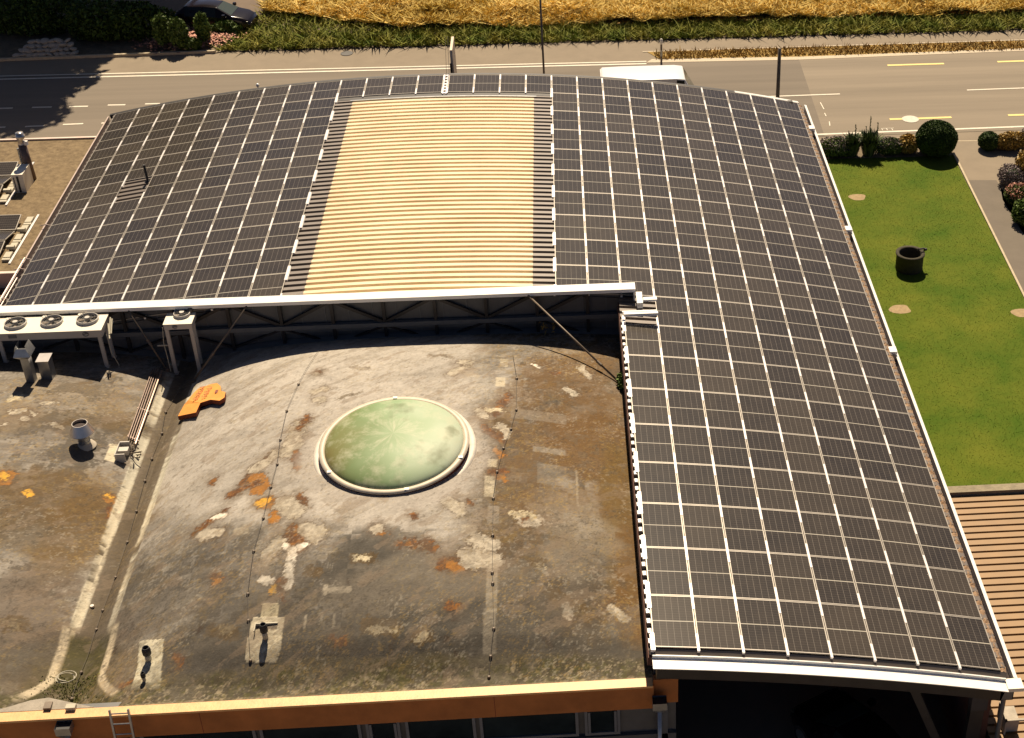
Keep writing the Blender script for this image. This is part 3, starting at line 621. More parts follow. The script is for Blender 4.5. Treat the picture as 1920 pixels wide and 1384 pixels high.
for a in [('rust', 455, 905, 500, 860, 9), ('pale', 480, 880, 520, 850, 12), ('pale', 560, 800, 545, 845, 17), ('rust', 575, 783, 562, 800, 8), ('rust', 555, 850, 560, 875, 9), ('orange', 480, 900, 488, 912, 17), ('rust', 430, 930, 485, 905, 7), ('orange', 490, 942, 520, 945, 14),
          ('yellow', 486, 944, 498, 940, 9), ('rust', 560, 932, 570, 945, 9), ('pale', 530, 945, 552, 958, 18), ('orange', 512, 968, 514, 975, 9), ('pale', 560, 1000, 590, 1000, 20), ('rust', 545, 990, 545, 1005, 10), ('rust', 550, 1015, 562, 1020, 15, .7),
          ('pale', 520, 1020, 505, 1035, 16), ('white', 536, 1022, 548, 1032, 6, .4), ('white', 548, 1032, 575, 1020, 5, .4), ('white', 548, 1032, 544, 1062, 8, .4), ('white', 543, 1062, 541, 1098, 9, .4), ('white', 490, 1086, 508, 1090, 8, .5), ('rust', 524, 1088, 530, 1098, 8), ('yellow', 512, 1105, 516, 1106, 7), ('rust', 528, 1105, 531, 1125, 3),
          ('rust', 368, 996, 424, 958, 6), ('white', 402, 970, 422, 966, 5, .5), ('pale', 382, 1003, 408, 1000, 11), ('rust', 398, 905, 404, 898, 6), ('rust', 406, 1080, 412, 1090, 9), ('orange', 404, 1088, 408, 1091, 7),
          ('orange', 8, 895, 8, 897, 17), ('yellow', 4, 892, 6, 896, 6), ('yellow', 53, 923, 54, 925, 9), ('orange', 206, 935, 207, 940, 11), ('yellow', 203, 930, 205, 932, 5), ('rust', 206, 955, 210, 975, 6),
          ('orange', 930, 893, 944, 897, 9), ('rust', 925, 885, 945, 885, 8), ('orange', 930, 845, 940, 852, 8), ('rust', 905, 800, 945, 825, 9, 1, .8), ('rust', 950, 740, 930, 775, 9, 1, .8), ('brown', 935, 790, 955, 800, 12, 1, .8), ('pale', 900, 770, 905, 780, 10), ('pale', 940, 800, 950, 815, 10),
          ('pale', 838, 940, 862, 955, 13), ('rust', 880, 940, 884, 943, 5), ('pale', 975, 970, 1005, 975, 14), ('cream', 965, 962, 1000, 968, 7), ('rust', 980, 972, 990, 972, 5), ('orange', 716, 997, 720, 1000, 6), ('rust', 770, 965, 778, 972, 6), ('pale', 700, 990, 715, 990, 8), ('rust', 780, 1022, 815, 1030, 6, 1, .7), ('rust', 745, 1020, 805, 1015, 6, 1, .6),
          ('rust', 830, 1058, 875, 1055, 12), ('orange', 850, 1060, 868, 1062, 9), ('pale', 880, 1045, 925, 1050, 20), ('pale', 893, 1012, 920, 1020, 16), ('brown', 665, 1048, 700, 1045, 11, 1, .8), ('cream', 670, 1046, 690, 1046, 6), ('brown', 580, 1070, 595, 1075, 11, 1, .8), ('dark', 650, 1092, 653, 1094, 5), ('rust', 840, 1132, 856, 1140, 8), ('dark', 850, 1150, 855, 1160, 6),
          ('brown', 690, 1170, 735, 1180, 15, 1, .75), ('cream', 700, 1178, 735, 1182, 6, 1.5, .6), ('dark', 735, 1195, 735, 1215, 5, .6, .6), ('brown', 785, 1192, 800, 1195, 13, 1, .8), ('cream', 788, 1190, 800, 1192, 7, 1.5, .6), ('rust', 622, 1198, 645, 1200, 7), ('dark', 832, 1195, 836, 1205, 4), ('dark', 855, 1220, 860, 1232, 4), ('dark', 1022, 1195, 1032, 1212, 4, .5), ('dark', 1076, 1205, 1078, 1208, 3),
          ('pale', 1148, 1142, 1172, 1160, 10, .4), ('brown', 1040, 1115, 1100, 1150, 16, 1, .8), ('pale', 1060, 1140, 1064, 1152, 10), ('cream', 1010, 1058, 1025, 1062, 6, 1.6, .7), ('brown', 1005, 1055, 1020, 1055, 9, 1, .6), ('rust', 330, 1235, 335, 1248, 7), ('dark', 206, 1222, 216, 1220, 7, .8), ('dark', 370, 1180, 372, 1184, 4), ('rust', 225, 1282, 240, 1280, 5),
          ('white', 1000, 683, 1010, 688, 5), ('pale', 1090, 690, 1105, 705, 10), ('rust', 1040, 700, 1050, 700, 7, 1, .6), ('pale', 1062, 730, 1075, 738, 10), ('cream', 915, 768, 940, 770, 6), ('pale', 845, 700, 870, 690, 11), ('pale', 860, 680, 880, 680, 8), ('pale', 585, 735, 610, 730, 7), ('pale', 590, 700, 600, 700, 6), ('rust', 595, 695, 600, 697, 5, 1, .6), ('brown', 800, 665, 850, 670, 5, 1, .5), ('brown', 660, 690, 690, 690, 6, 1, .4), ('pale', 590, 752, 605, 750, 6), ('brown', 640, 745, 680, 735, 5, 1, .5),
          ('cream', 270, 866, 295, 866, 5, .6), ('cream', 280, 868, 310, 869, 3, .6), ('pale', 25, 772, 45, 768, 7), ('cream', 20, 750, 32, 745, 10), ('pale', 80, 757, 100, 755, 6), ('pale', 45, 785, 55, 784, 6), ('pale', 0, 798, 10, 794, 3), ('pale', 100, 795, 115, 800, 6), ('pale', 62, 778, 58, 772, 4), ('brown', 105, 800, 130, 790, 8, 1, .5), ('cream', 5, 1170, 30, 1175, 7, 1.8, .6), ('brown', 10, 1170, 40, 1170, 14, 1, .6),
          ('cream', 420, 1180, 430, 1185, 5, 1.5, .6), ('brown', 395, 1180, 440, 1190, 12, 1, .6)]:
    cap_(*a)
for a in [('cream', 945, 680, .24, .55), ('cream', 938, 716, .28, .55), ('cream', 923, 868, .26, .35), ('cream', 918, 912, .28, .9, .85), ('grey', 925, 965, .3, .7), ('pale', 922, 1100, .28, 1.6, .6), ('pale', 918, 1180, .3, 1.2, .5), ('pale', 452, 995, .40, .28, .6), ('pale', 497, 1060, .5, .4, .4),
          ('pale', 636, 1106, .62, .2, .9), ('pale', 610, 1106, .1, .35, .9), ('pale', 880, 992, .4, .35, .6), ('grey', 1030, 845, .9, .25, .8), ('grey', 1035, 890, .8, .9, .5), ('pale', 1082, 915, .04, 1.6, .7), ('dark', 318, 1158, 2.2, .4, .6, .25), ('pale', 572, 1165, .06, .4, .8), ('pale', 602, 1160, .06, .35, .8), ('pale', 626, 1163, .06, .4, .7), ('pale', 590, 733, .4, .2, .6), ('pale', 875, 700, .9, .25, .45, -.5), ('grey', 1010, 780, 1.6, .5, .5)]:
    rect_(*a)
def polyc(pts, col, k=.95, raise_=.0, k2=.12):
    global ZZ
    w_ = [RP(*q) for q in pts]; ins = np.zeros(XX.shape, bool); X_ = XX + fx_ * .12; Y_ = YY + fx_ * .12
    for i in range(len(w_)):
        (x0, y0, _), (x1, y1, _) = w_[i], w_[(i + 1) % len(w_)]
        if abs(y1 - y0) < 1e-9: continue
        ins ^= ((y0 > Y_) != (y1 > Y_)) & (X_ < (x1 - x0) * (Y_ - y0) / (y1 - y0) + x0)
    mixc(ins * k, col); mixc(ins * smooth(.50, .62, n1(2.2, 150, 6, .65)) * k2, tuple(q * .6 for q in col)); ZZ = ZZ + ins * raise_
PC = (.62, .56, .43)
polyc([(491, 1133), (523, 1130), (519, 1190), (487, 1190)], (.52, .46, .32), raise_=.012)
polyc([(474, 1158), (535, 1158), (526, 1220), (518, 1243), (461, 1243), (460, 1222)], PC, raise_=.016); polyc([(482, 1168), (522, 1168), (519, 1182), (480, 1182)], (.13, .11, .10), .9)
polyc([(262, 1203), (307, 1199), (300, 1296), (243, 1297), (258, 1245)], (.58, .54, .42), raise_=.016); polyc([(196, 862), (206, 832), (228, 834), (218, 869)], PC)
polyc([(248, 1294), (470, 1284), (468, 1296), (250, 1308)], (.55, .50, .40), .8, 0, .6)
# clean halo of fresh felt round the skylight
SKC = np.array([.24, 8.47]); dsk = np.hypot(XX - SKC[0], YY - SKC[1])
mixc((1 - smooth(2.35, 2.9, dsk + (n1(1.2, 120, 3) - .5) * .5)) * .75, (.41, .375, .335))
# valley channel, pale bars, mossy pit
dv = XX - VX; pitm = np.exp(-((dv) / 1.0) ** 4) * (1 - smooth(2.6, 3.3, YY))
mixc((1 - smooth(.50, .56, np.abs(dv) + .06 * (n1(3, 121, 3) - .5))) * .9, (.15, .12, .085))
mixc((1 - smooth(.10, .3, np.abs(dv) + .2 * (n1(2, 124, 3) - .5))) * .4, (.10, .075, .045))
for cx, hw in ((-.44, .11), (.44, .10)):
    mixc((1 - smooth(hw - .02, hw + .03, np.abs(dv - cx) + .04 * (n1(5, 122, 3) - .5))) * smooth(3.2, 3.7, YY) * smooth(.30, .52, n1(.9, 123, 4, .6, .2, 1)) * .9, (.56, .53, .44))
    mixc((1 - smooth(hw - .04, hw + .03, np.abs(dv - cx) + .08 * (n1(5, 125, 3) - .5))) * (1 - smooth(8.0, 9.5, YY)) * smooth(3.2, 3.6, YY) * smooth(.45, .6, n1(.7, 127, 3)) * .9, (.60, .54, .42))
mixc((1 - smooth(.9, 1.2, np.abs(dv) + .25 * (n1(2.5, 126, 3) - .5))) * (1 - smooth(.9, 3.0, YY)) * .9, (.13, .105, .055))
pitc = np.abs(np.abs(dv) - (.55 + .75 * (1 - smooth(.5, 1.8, YY)))) 
mixc((1 - smooth(.10, .17, pitc + .05 * (n1(4, 128, 3) - .5))) * (1 - smooth(3.2, 3.45, YY)) * smooth(.5, .8, YY) * .95, (.58, .50, .37))
mixc((1 - smooth(.45 + .6 * (1 - smooth(.5, 1.8, YY)), .52 + .6 * (1 - smooth(.5, 1.8, YY)), np.abs(dv))) * (1 - smooth(3.0, 3.3, YY)) * .95, (.085, .075, .028))
# mossy gutter along the fascia
gm = (1 - smooth(.75, 1.15, YY + .5 * (n1(2, 130, 4) - .5)))
mixc(gm * .85, (.075, .062, .032)); mixc(gm * smooth(.56, .62, n1(7, 131, 4, .7)) * .6, (.40, .34, .24)); mixc(gm * smooth(.50, .6, n1(12, 139, 3, .7)) * .4, (.05, .04, .025)); mixc(gm * smooth(.52, .60, n1(4, 132, 3)) * .6, (.09, .085, .025))
mixc((1 - smooth(.22, .36, YY + .15 * (n1(3, 133, 3) - .5))) * .6, (.34, .28, .18))
# lichen specks
sp = smooth(.66, .72, n1(9, 134, 2)) * smooth(.45, .6, n1(.9, 135, 3)); mixc(sp * .18, (.36, .27, .11)); mixc(smooth(.74, .80, n1(8, 136, 2)) * .35, (.09, .07, .05))
big = vnoise(rot * .5 + 60, rot2 * 1.1 + 60, .8, 140, 6, .62); dk_ = np.clip(.22 + rgt + botm + .6 * lft, 0, 1); mixc(smooth(.50, .64, big) * .40 * dk_, (.125, .11, .092)); mixc(smooth(.57, .62, n1(1.7, 141, 6, .65)) * .32 * dk_, (.15, .13, .105))
mixc(smooth(.60, .64, vnoise(rot * .5 + 90, rot2 * 1.3 + 90, 1.5, 142, 6, .62)) * .40, (.24, .185, .135))
gold = smooth(.60, .66, n1(11, 160, 3, .7)) * smooth(.47, .60, n1(.8, 161, 5)) * np.clip(.25 + rgt + .8 * lft + .5 * botm, 0, 1); mixc(gold * .38, (.36, .25, .09))
mixc(smooth(.60, .66, n1(10, 162, 3, .7)) * smooth(.45, .6, n1(1.1, 163, 5)) * .45 * np.clip(.3 + rgt + botm + lft, 0, 1), (.06, .05, .038)); mixc(smooth(.62, .68, n1(12, 164, 3, .7)) * smooth(.5, .62, n1(.9, 165, 5)) * .25, (.50, .46, .39))
C = .33 * (C / .33) ** 1.16
C *= (1 + .34 * (n1(14, 137, 2)[..., None] - .5)) * .86
V = np.stack([XX, YY, ZZ], -1).reshape(-1, 3); ii = (np.arange(nx - 1)[:, None] * ny + np.arange(ny - 1)[None]).ravel()
F = np.stack([ii, ii + ny, ii + ny + 1, ii + 1], 1)
mr = bpy.data.materials.new('roof_felt'); mr.use_nodes = True; N = mr.node_tree.nodes; L = mr.node_tree.links; b = N['Principled BSDF']
at_ = N.new('ShaderNodeAttribute'); at_.attribute_name = 'Col'; L.new(at_.outputs['Color'], b.inputs['Base Color']); b.inputs['Roughness'].default_value = .82; b.inputs['Specular IOR Level'].default_value = .25
ns = N.new('ShaderNodeTexNoise'); ns.inputs['Scale'].default_value = 22; ns.inputs['Detail'].default_value = 5; tc = N.new('ShaderNodeTexCoord'); L.new(tc.outputs['Object'], ns.inputs['Vector'])
bp = N.new('ShaderNodeBump'); bp.inputs['Strength'].default_value = .5; bp.inputs['Distance'].default_value = .015; L.new(ns.outputs['Fac'], bp.inputs['Height']); L.new(bp.outputs[0], b.inputs['Normal'])
npmesh('shell_roof', V, F, mr, low, True, C.reshape(-1, 3))
# fascia, coping, windows
FX0, FX1 = -17.5, 6.84
mb = MB(); mb.box((FX0, -.12, -1.56), (FX1, .16, -1.50)); mb.build('coping', M['captop'], low)
mb = MB(); mb.box((FX0, -.06, -2.30), (FX1 + .02, .10, -1.561)); mb.box((FX1 + .02, .08, -2.28), (7.45, .24, -1.50)); mb.build('fascia', M['orange'], low)
mb = MB(); mb.box((FX0, .12, -3.5), (7.4, .3, -2.31)); mb.box((FX0, .30, ZG), (7.4, .5, -1.7)); mb.build('wall', M['wallpanel'], low)
mb = MB(); mb.box((FX0, .0, ZG), (7.4, .11, -3.25)); mb.build('wall_below_windows', M['wallpanel'], low)
wx0 = -5.2
for i, (a, bx, lab) in enumerate(((-5.2, -2.55, 0), (-2.45, -.1, 0), (0.02, .82, 1), (.95, 2.6, 0), (2.7, 5.05, 0), (5.2, 6.05, 1), (-8.2, -5.35, 0))):
    f_ = MB()
    for lo, hi in (((a, .02, -3.2), (a + .07, .10, -2.31)), ((bx - .07, .02, -3.2), (bx, .10, -2.31)), ((a + .07, .02, -3.2), (bx - .07, .10, -3.12)), ((a + .07, .02, -2.37), (bx - .07, .10, -2.31))): f_.box(lo, hi)
    if lab:
        for lo, hi in (((a + .08, .0, -3.1), (a + .14, .06, -2.4)), ((bx - .14, .0, -3.1), (bx - .08, .06, -2.4))): f_.box(lo, hi)
    fo = f_.build('window', M['wframe'], low); g_ = MB(); g_.box((a + .071, .06, -3.119), (bx - .071, .075, -2.371)); g_.build('pane', M['glassdark'], fo)
mb = MB(); mb.box((6.95, .0, ZG), (7.2, .2, -2.29)); mb.build('corner_post', M['grey'], low)
mb = MB()
for x in (3.1, -3.7): mb.box((x, -.064, -2.29), (x + .012, -.0605, -1.57))
mb.build('fascia_joint', M['darkred'], low)
def hopper(x, zt, label, dz=.32):
    e = thing('rain_hopper', (x, -.2, zt - .4), label, 'rain hopper'); m = MB(); w_, dd = .17, .26
    t = [(x - w_, -.10 - dd), (x + w_, -.10 - dd), (x + w_, -.08), (x - w_, -.08)]; bt = [(x - .09, -.28), (x + .09, -.28), (x + .09, -.12), (x - .09, -.12)]
    m.add([(a, b_, zt) for a, b_ in t] + [(a * .0 + a, b_, zt - .22) for a, b_ in t] + [(a, b_, zt - .36) for a, b_ in bt], [(0, 1, 5, 4), (1, 2, 6, 5), (2, 3, 7, 6), (3, 0, 4, 7), (4, 5, 9, 8), (5, 6, 10, 9), (6, 7, 11, 10), (7, 4, 8, 11)])
    m.add([(a * .93 + x * .07, b_ * .95 - .012, zt - .05) for a, b_ in t], [(0, 1, 2, 3)], 1)
    m.build('hopper', [M['galv'], M['black']], e); m = MB(); m.cyl((x, -.2, zt - .36), (x, -.2, ZG), .055, n=14); m.build('downpipe', M['galv'], e, True)
hopper(-6.72, -1.60, 'grey metal rain hopper on the orange fascia beside the ladder')
hopper(6.99, -1.86, 'grey rain hopper and downpipe at the right end of the orange fascia')
# ladder leaning on the fascia
e = thing('ladder', (-5.35, -.5, ZG), 'slim aluminium ladder leaning against the orange fascia', 'ladder')
la = Vector((-5.42, -.16, -1.28)); lbt = Vector((-5.2, -1.35, -5.6))
for sx in (-.21, .21):
    m = MB(); m.beam(la + Vector((sx, 0, 0)), lbt + Vector((sx, 0, 0)), .045, .05); m.build('stile', M['galv'], e)
dl = lbt - la
for k in range(16):
    p = la + dl * ((.1 + .27 * k) / dl.length); m = MB(); m.cyl(p + Vector((-.2, 0, 0)), p + Vector((.2, 0, 0)), .016, n=8); m.build('rung', M['galv'], e)
# coiled pale cable on the gutter outlet, felt cover
e = thing('cable_coil', RP(135, 1320), 'pale cable coil lying at the gutter outlet beside the ladder', 'cable')
p0 = RP(135, 1318); m = MB(); pts = [(p0[0] + .17 * math.cos(t) * 1.3 + .01 * t, max(.22, p0[1] + .18 * math.sin(t)), -1.48 + .01 * t) for t in np.linspace(0, 11, 50)]; m.tube(pts, .012, 5); m.build('cable', M['plate'], e)
m = MB(); m.box((p0[0] - .22, .15, -1.60), (p0[0] - .05, .36, -1.42)); m.build('outlet_box', M['rod'], e)
m = MB(); q_ = [(-8.5, .18, -1.50), (-7.6, .45, -1.44), (-7.2, .5, -1.43), (-6.1, .18, -1.50)]; m.add(q_ + [(x, y, z - .02) for x, y, z in q_], [(3, 2, 1, 0), (4, 5, 6, 7), (0, 1, 5, 4), (1, 2, 6, 5), (2, 3, 7, 6), (3, 0, 4, 7)]); T(m.build('cover_sheet', M['concrete']), 'pale triangular cover sheet over the gutter outlet behind the coping', 'cover sheet')
m = MB(); p1 = RP(163, 1325); m.box((-6.72, .1, -1.49), (-6.5, .24, -1.40)); T(m.build('brick', M['plate']), 'small pale block resting beside the cable coil', 'block')
# ================================================================= SKYLIGHT DOME
zs = float(hz(SKC[0], SKC[1])); tilt = Matrix.Rotation(math.radians(4.0), 3, 'X'); ctr = Vector((SKC[0], SKC[1], zs))
e = thing('skylight_dome', ctr, 'large round green domed skylight in a white ring on the stained roof', 'skylight')
m = MB(); m.lathe(ctr, [(2.24, -.09), (2.22, .02), (2.15, .035), (2.05, .035), (2.03, .02)], 96, M=tilt); m.build('felt_collar', mat('collar_coating', (.66, .60, .52), .6, 0, var=.12, scale=5), e, True)
m = MB(); m.lathe(ctr, [(2.01, .01), (2.0, .17), (2.06, .18), (2.06, .215), (1.97, .24), (1.905, .225), (1.89, .19)], 96, M=tilt); m.build('ring', mat('ring_paint', (.56, .49, .39), .5, 0, var=.10, scale=4), e, True)
m = MB(); m.lathe(ctr, [(2.015, .012), (2.01, .168)], 96, M=tilt); m.build('upstand', M['darkred'], e)
md = bpy.data.materials.new('dome_polyester'); md.use_nodes = True; N = md.node_tree.nodes; L = md.node_tree.links; b = N['Principled BSDF']
tc = N.new('ShaderNodeTexCoord'); mp = N.new('ShaderNodeMapping'); L.new(tc.outputs['Object'], mp.inputs[0])
gr = N.new('ShaderNodeTexGradient'); gr.gradient_type = 'RADIAL'; L.new(mp.outputs[0], gr.inputs[0])
sep = N.new('ShaderNodeSeparateXYZ'); L.new(mp.outputs[0], sep.inputs[0])
ln = N.new('ShaderNodeVectorMath'); ln.operation = 'LENGTH'; L.new(mp.outputs[0], ln.inputs[0])
cb = N.new('ShaderNodeCombineXYZ'); m1 = N.new('ShaderNodeMath'); m1.operation = 'MULTIPLY'; m1.inputs[1].default_value = 17; L.new(gr.outputs['Fac'], m1.inputs[0]); L.new(m1.outputs[0], cb.inputs[0])
m2 = N.new('ShaderNodeMath'); m2.operation = 'MULTIPLY'; m2.inputs[1].default_value = 2.2; L.new(ln.outputs['Value'], m2.inputs[0]); L.new(m2.outputs[0], cb.inputs[1])
nz = N.new('ShaderNodeTexNoise'); nz.inputs['Scale'].default_value = 1.0; nz.inputs['Detail'].default_value = 6; nz.inputs['Roughness'].default_value = .7; L.new(cb.outputs[0], nz.inputs['Vector'])
nb = N.new('ShaderNodeTexNoise'); nb.inputs['Scale'].default_value = .75; nb.inputs['Detail'].default_value = 7; L.new(mp.outputs[0], nb.inputs['Vector'])
# colour: green to the left, paler bluish to the right
m3 = N.new('ShaderNodeMath'); m3.operation = 'MULTIPLY_ADD'; m3.inputs[1].default_value = .20; m3.inputs[2].default_value = .46; L.new(sep.outputs[0], m3.inputs[0])
m4 = N.new('ShaderNodeMath'); m4.operation = 'MULTIPLY_ADD'; m4.inputs[1].default_value = .55; L.new(nb.outputs['Fac'], m4.inputs[0]); L.new(m3.outputs[0], m4.inputs[2])
m5 = N.new('ShaderNodeMath'); m5.operation = 'SUBTRACT'; m5.inputs[1].default_value = .27; L.new(m4.outputs[0], m5.inputs[0])
rp = N.new('ShaderNodeValToRGB'); L.new(m5.outputs[0], rp.inputs[0]); els = rp.color_ramp.elements
els[0].position = .0; els[0].color = (.19, .155, .05, 1); els[1].position = 1.; els[1].color = (.52, .56, .44, 1)
for ps, cc in ((.28, (.18, .25, .11, 1)), (.5, (.26, .36, .20, 1)), (.72, (.38, .46, .32, 1))): k_ = els.new(ps); k_.color = cc
mx = N.new('ShaderNodeMix'); mx.data_type = 'RGBA'; mx.inputs[7].default_value = (.50, .50, .36, 1)
r2 = N.new('ShaderNodeMapRange'); r2.inputs[1].default_value = .47; r2.inputs[2].default_value = .72; r2.inputs[4].default_value = .75; L.new(nz.outputs['Fac'], r2.inputs[0]); L.new(r2.outputs[0], mx.inputs[0]); L.new(rp.outputs[0], mx.inputs[6])
mx2 = N.new('ShaderNodeMix'); mx2.data_type = 'RGBA'; mx2.inputs[7].default_value = (.12, .13, .06, 1); n3 = N.new('ShaderNodeTexNoise'); n3.inputs['Scale'].default_value = 1.1; n3.inputs['Detail'].default_value = 5; L.new(mp.outputs[0], n3.inputs['Vector'])
r3 = N.new('ShaderNodeMapRange'); r3.inputs[1].default_value = .60; r3.inputs[2].default_value = .72; r3.inputs[4].default_value = .6; L.new(n3.outputs['Fac'], r3.inputs[0]); L.new(r3.outputs[0], mx2.inputs[0]); L.new(mx.outputs[2], mx2.inputs[6])
L.new(mx2.outputs[2], b.inputs['Base Color']); b.inputs['Roughness'].default_value = .50; b.inputs['Specular IOR Level'].default_value = .20
m = MB(); prof = [(1.905, .19)] + [(1.90 * math.cos(t) ** .9, .20 + .36 * math.sin(t)) for t in np.linspace(.02, math.pi / 2 - .02, 16)] + [(.001, .561)]
m.lathe(ctr, prof, 96, M=tilt); m.build('dome', md, e, True)
for ang in (-.38, 1.63, 3.73, 5.2 - .25):
    m = MB(); p = ctr + tilt @ Vector((1.99 * math.cos(ang), 1.99 * math.sin(ang), .22)); m.box(p - Vector((.06, .045, .02)), p + Vector((.06, .045, .035))); m.build('clip', M['cap'], e)
# ================================================================= THINGS ON THE LOWER ROOF
def condenser(x0, x1, y0, y1, zt, fans, feet, label, hgt=.26):
    e = thing('condenser_unit', ((x0 + x1) / 2, (y0 + y1) / 2, -2.2), label, 'condenser')
    m = MB(); m.box((x0, y0 + .004, zt - hgt), (x1, y1, zt - .012)); m.build('casing', M['unitgrey'], e)
    m = MB(); m.box((x0 - .01, y0 - .008, zt - .011), (x1 + .01, y1 + .01, zt)); m.build('top_panel', M['boxwhite'], e)
    for fx, fy, fr_ in fans:
        c = Vector((fx, fy, zt)); m = MB(); m.lathe(c, [(fr_ + .015, .0), (fr_ + .015, .085), (fr_, .09), (fr_ - .012, .085), (fr_ - .012, .002)], 32); f = m.build('fan', M['unitgrey'], e, True)
        m = MB(); m.cyl(c + Vector((0, 0, .002)), c + Vector((0, 0, .004)), fr_ - .013, n=32); m.build('fan_well', M['black'], f)
        m = MB()
        for k in range(5):
            t = k * 2 * math.pi / 5 + fx; a = Vector((math.cos(t), math.sin(t), 0)); n_ = Vector((-a.y, a.x, 0)); m.add([c + a * .07 + n_ * .03 + Vector((0, 0, .04)), c + a * (fr_ - .04) + n_ * .02 + Vector((0, 0, .05)), c + a * (fr_ - .05) + n_ * .17 + Vector((0, 0, .02)), c + a * .07 + n_ * .07 + Vector((0, 0, .02))], [(0, 1, 2, 3)])
        m.build('blade', M['rod'], f)
        m = MB()
        for rr in (.28, .52, .76, .98):
            for k in range(24):
                t0, t1 = k * math.pi / 12, (k + 1) * math.pi / 12; R_ = (fr_ - .01) * rr; m.cyl(c + Vector((R_ * math.cos(t0), R_ * math.sin(t0), .088)), c + Vector((R_ * math.cos(t1), R_ * math.sin(t1), .088)), .0035, n=4, caps=(0, 0))
        for k in range(3):
            t = .3 + k * 2 * math.pi / 3; m.cyl(c + Vector((0, 0, .09)), c + Vector(((fr_ + .05) * math.cos(t), (fr_ + .05) * math.sin(t), .088)), .009, n=5)
        m.build('grille', M['grey'], f)
        m = MB(); m.cyl(c + Vector((0, 0, .03)), c + Vector((0, 0, .12)), .075, n=16); m.build('motor', M['unitgrey'], f)
        m = MB(); t = 2.5; m.box(c + Vector((-fr_ - .02, fr_ - .13, .0)), c + Vector((-fr_ + .10, fr_ - .03, .085))); m.build('junction_box', M['boxwhite'], f)
    for fx, fy in feet:
        m = MB(); zb = float(hz(fx, min(fy, 15.9))) - .02; m.box((fx - .055, fy - .035, zb), (fx + .055, fy + .035, zt - .05)); m.box((fx - .075, fy - .09, zb), (fx + .075, fy + .09, zb + .03)); m.build('leg', M['unitgrey'], e)
    return e
zt = -.14; fx3 = [at(164, 598, zt + .05), at(97, 602, zt + .05), at(29, 606, zt + .05)]
e = condenser(-13.4, -9.14, 14.68, 15.62, zt, [(p[0], p[1], .315) for p in fx3] + [(fx3[2][0] - 1.05, fx3[2][1], .315)], [(-9.25, 14.75), (-12.25, 14.75), (-9.25, 15.52), (-13.3, 15.5)], 'long white condenser unit with three round fans on tall legs by the parapet')
m = MB()
for k, (a, b_) in enumerate((((-9.06, 15.5, -.2), (-8.98, 14.85, -.42)), ((-9.0, 15.45, -.22), (-8.94, 14.9, -.42)), ((-9.1, 15.3, -.30), (-8.95, 14.7, -.48)))): m.tube([a, b_], .022, 6)
m.tube([(-9.05, 14.8, -.4), (-9.02, 14.75, -1.0), (-8.9, 14.8, -1.5), (-8.95, 14.7, -2.0)], .012, 5); m.build('pipework', M['plate'], e)
def emblem(parent, p, r):
    m = MB(); c = Vector(p)
    for k in range(20):
        t0, t1 = k * math.pi / 10, (k + 1) * math.pi / 10; m.cyl(c + Vector((r * 1.25 * math.cos(t0), 0, r * math.sin(t0))), c + Vector((r * 1.25 * math.cos(t1), 0, r * math.sin(t1))), .012, n=4)
    m.beam(c + Vector((-.08, 0, -.01)), c + Vector((.08, 0, .02)), .01, .03); m.beam(c + Vector((-.02, 0, .04)), c + Vector((.06, 0, .05)), .01, .02); m.build('emblem', M['grey'], parent)
emblem(e, (-9.62, 14.675, -.27), .07)
m = MB(); m.box((-11.93, 14.672, -.32), (-11.68, 14.683, -.21)); m.build('rating_plate', M['grey'], e)
zt2 = -.24; pf = at(341, 588, zt2 + .05)
e = condenser(-7.36, -6.50, 15.02, 15.68, zt2, [(pf[0], pf[1], .24)], [(-7.30, 15.08), (-6.56, 15.08), (-6.62, 15.6)], 'small white condenser unit with one fan on legs near the stay rods', .2)
emblem(e, (-7.02, 15.015, -.34), .055)
m = MB(); m.tube([(-7.42, 15.1, -.4), (-7.46, 15.0, -.9), (-7.44, 15.0, -1.4), (-7.40, 14.9, -1.9)], .012, 5); m.tube([(-7.7, 15.1, -1.05), (-7.3, 15.1, -1.05)], .025, 6); m.build('pipework', M['plate'], e)
m = MB(); m.lathe((pf[0] + .24, pf[1] + .14, zt2), [(.0, .16), (.07, .15), (.08, .06), (.05, .0)], 12); m.build('sensor', M['rod'], e, True)
# hooded duct and box duct
def zr_(x, y): return float(hz(x, y)) - .04
fb = RP(60, 713); x, y = fb[0], fb[1]; z = zr_(x, y); ztp = z + 1.02
e = thing('exhaust_duct', (x, y, z), 'tall grey sheet metal exhaust duct with a flared open hood', 'exhaust duct')
def frust(m, c, w0, d0, z0, w1, d1, z1, caps=(1, 1), sh=(0, 0)):
    v0 = [(c[0] + a * w0 / 2, c[1] + b_ * d0 / 2, z0) for a, b_ in ((-1, -1), (1, -1), (1, 1), (-1, 1))]; v1 = [(c[0] + sh[0] + a * w1 / 2, c[1] + sh[1] + b_ * d1 / 2, z1) for a, b_ in ((-1, -1), (1, -1), (1, 1), (-1, 1))]
    f_ = [(0, 1, 5, 4), (1, 2, 6, 5), (2, 3, 7, 6), (3, 0, 4, 7)]
    if caps[0]: f_.append((3, 2, 1, 0))
    if caps[1]: f_.append((4, 5, 6, 7))
    m.add(v0 + v1, f_)
m = MB(); frust(m, (x, y), .24, .26, z, .24, .26, ztp - .12); frust(m, (x, y), .24, .26, ztp - .14, .50, .52, ztp); m.build('duct', M['galv'], e)
m = MB(); w_ = .40
for sg in (-1, 1): m.add([(x + sg * .25, y - .26, ztp), (x + sg * .25, y + .26, ztp), (x + sg * .14, y + .24, ztp + .34), (x + sg * .14, y - .18, ztp + .34)], [(0, 1, 2, 3)])
m.add([(x - .25, y - .26, ztp), (x + .25, y - .26, ztp), (x + .14, y - .18, ztp + .24), (x - .14, y - .18, ztp + .24)], [(0, 1, 2, 3)])
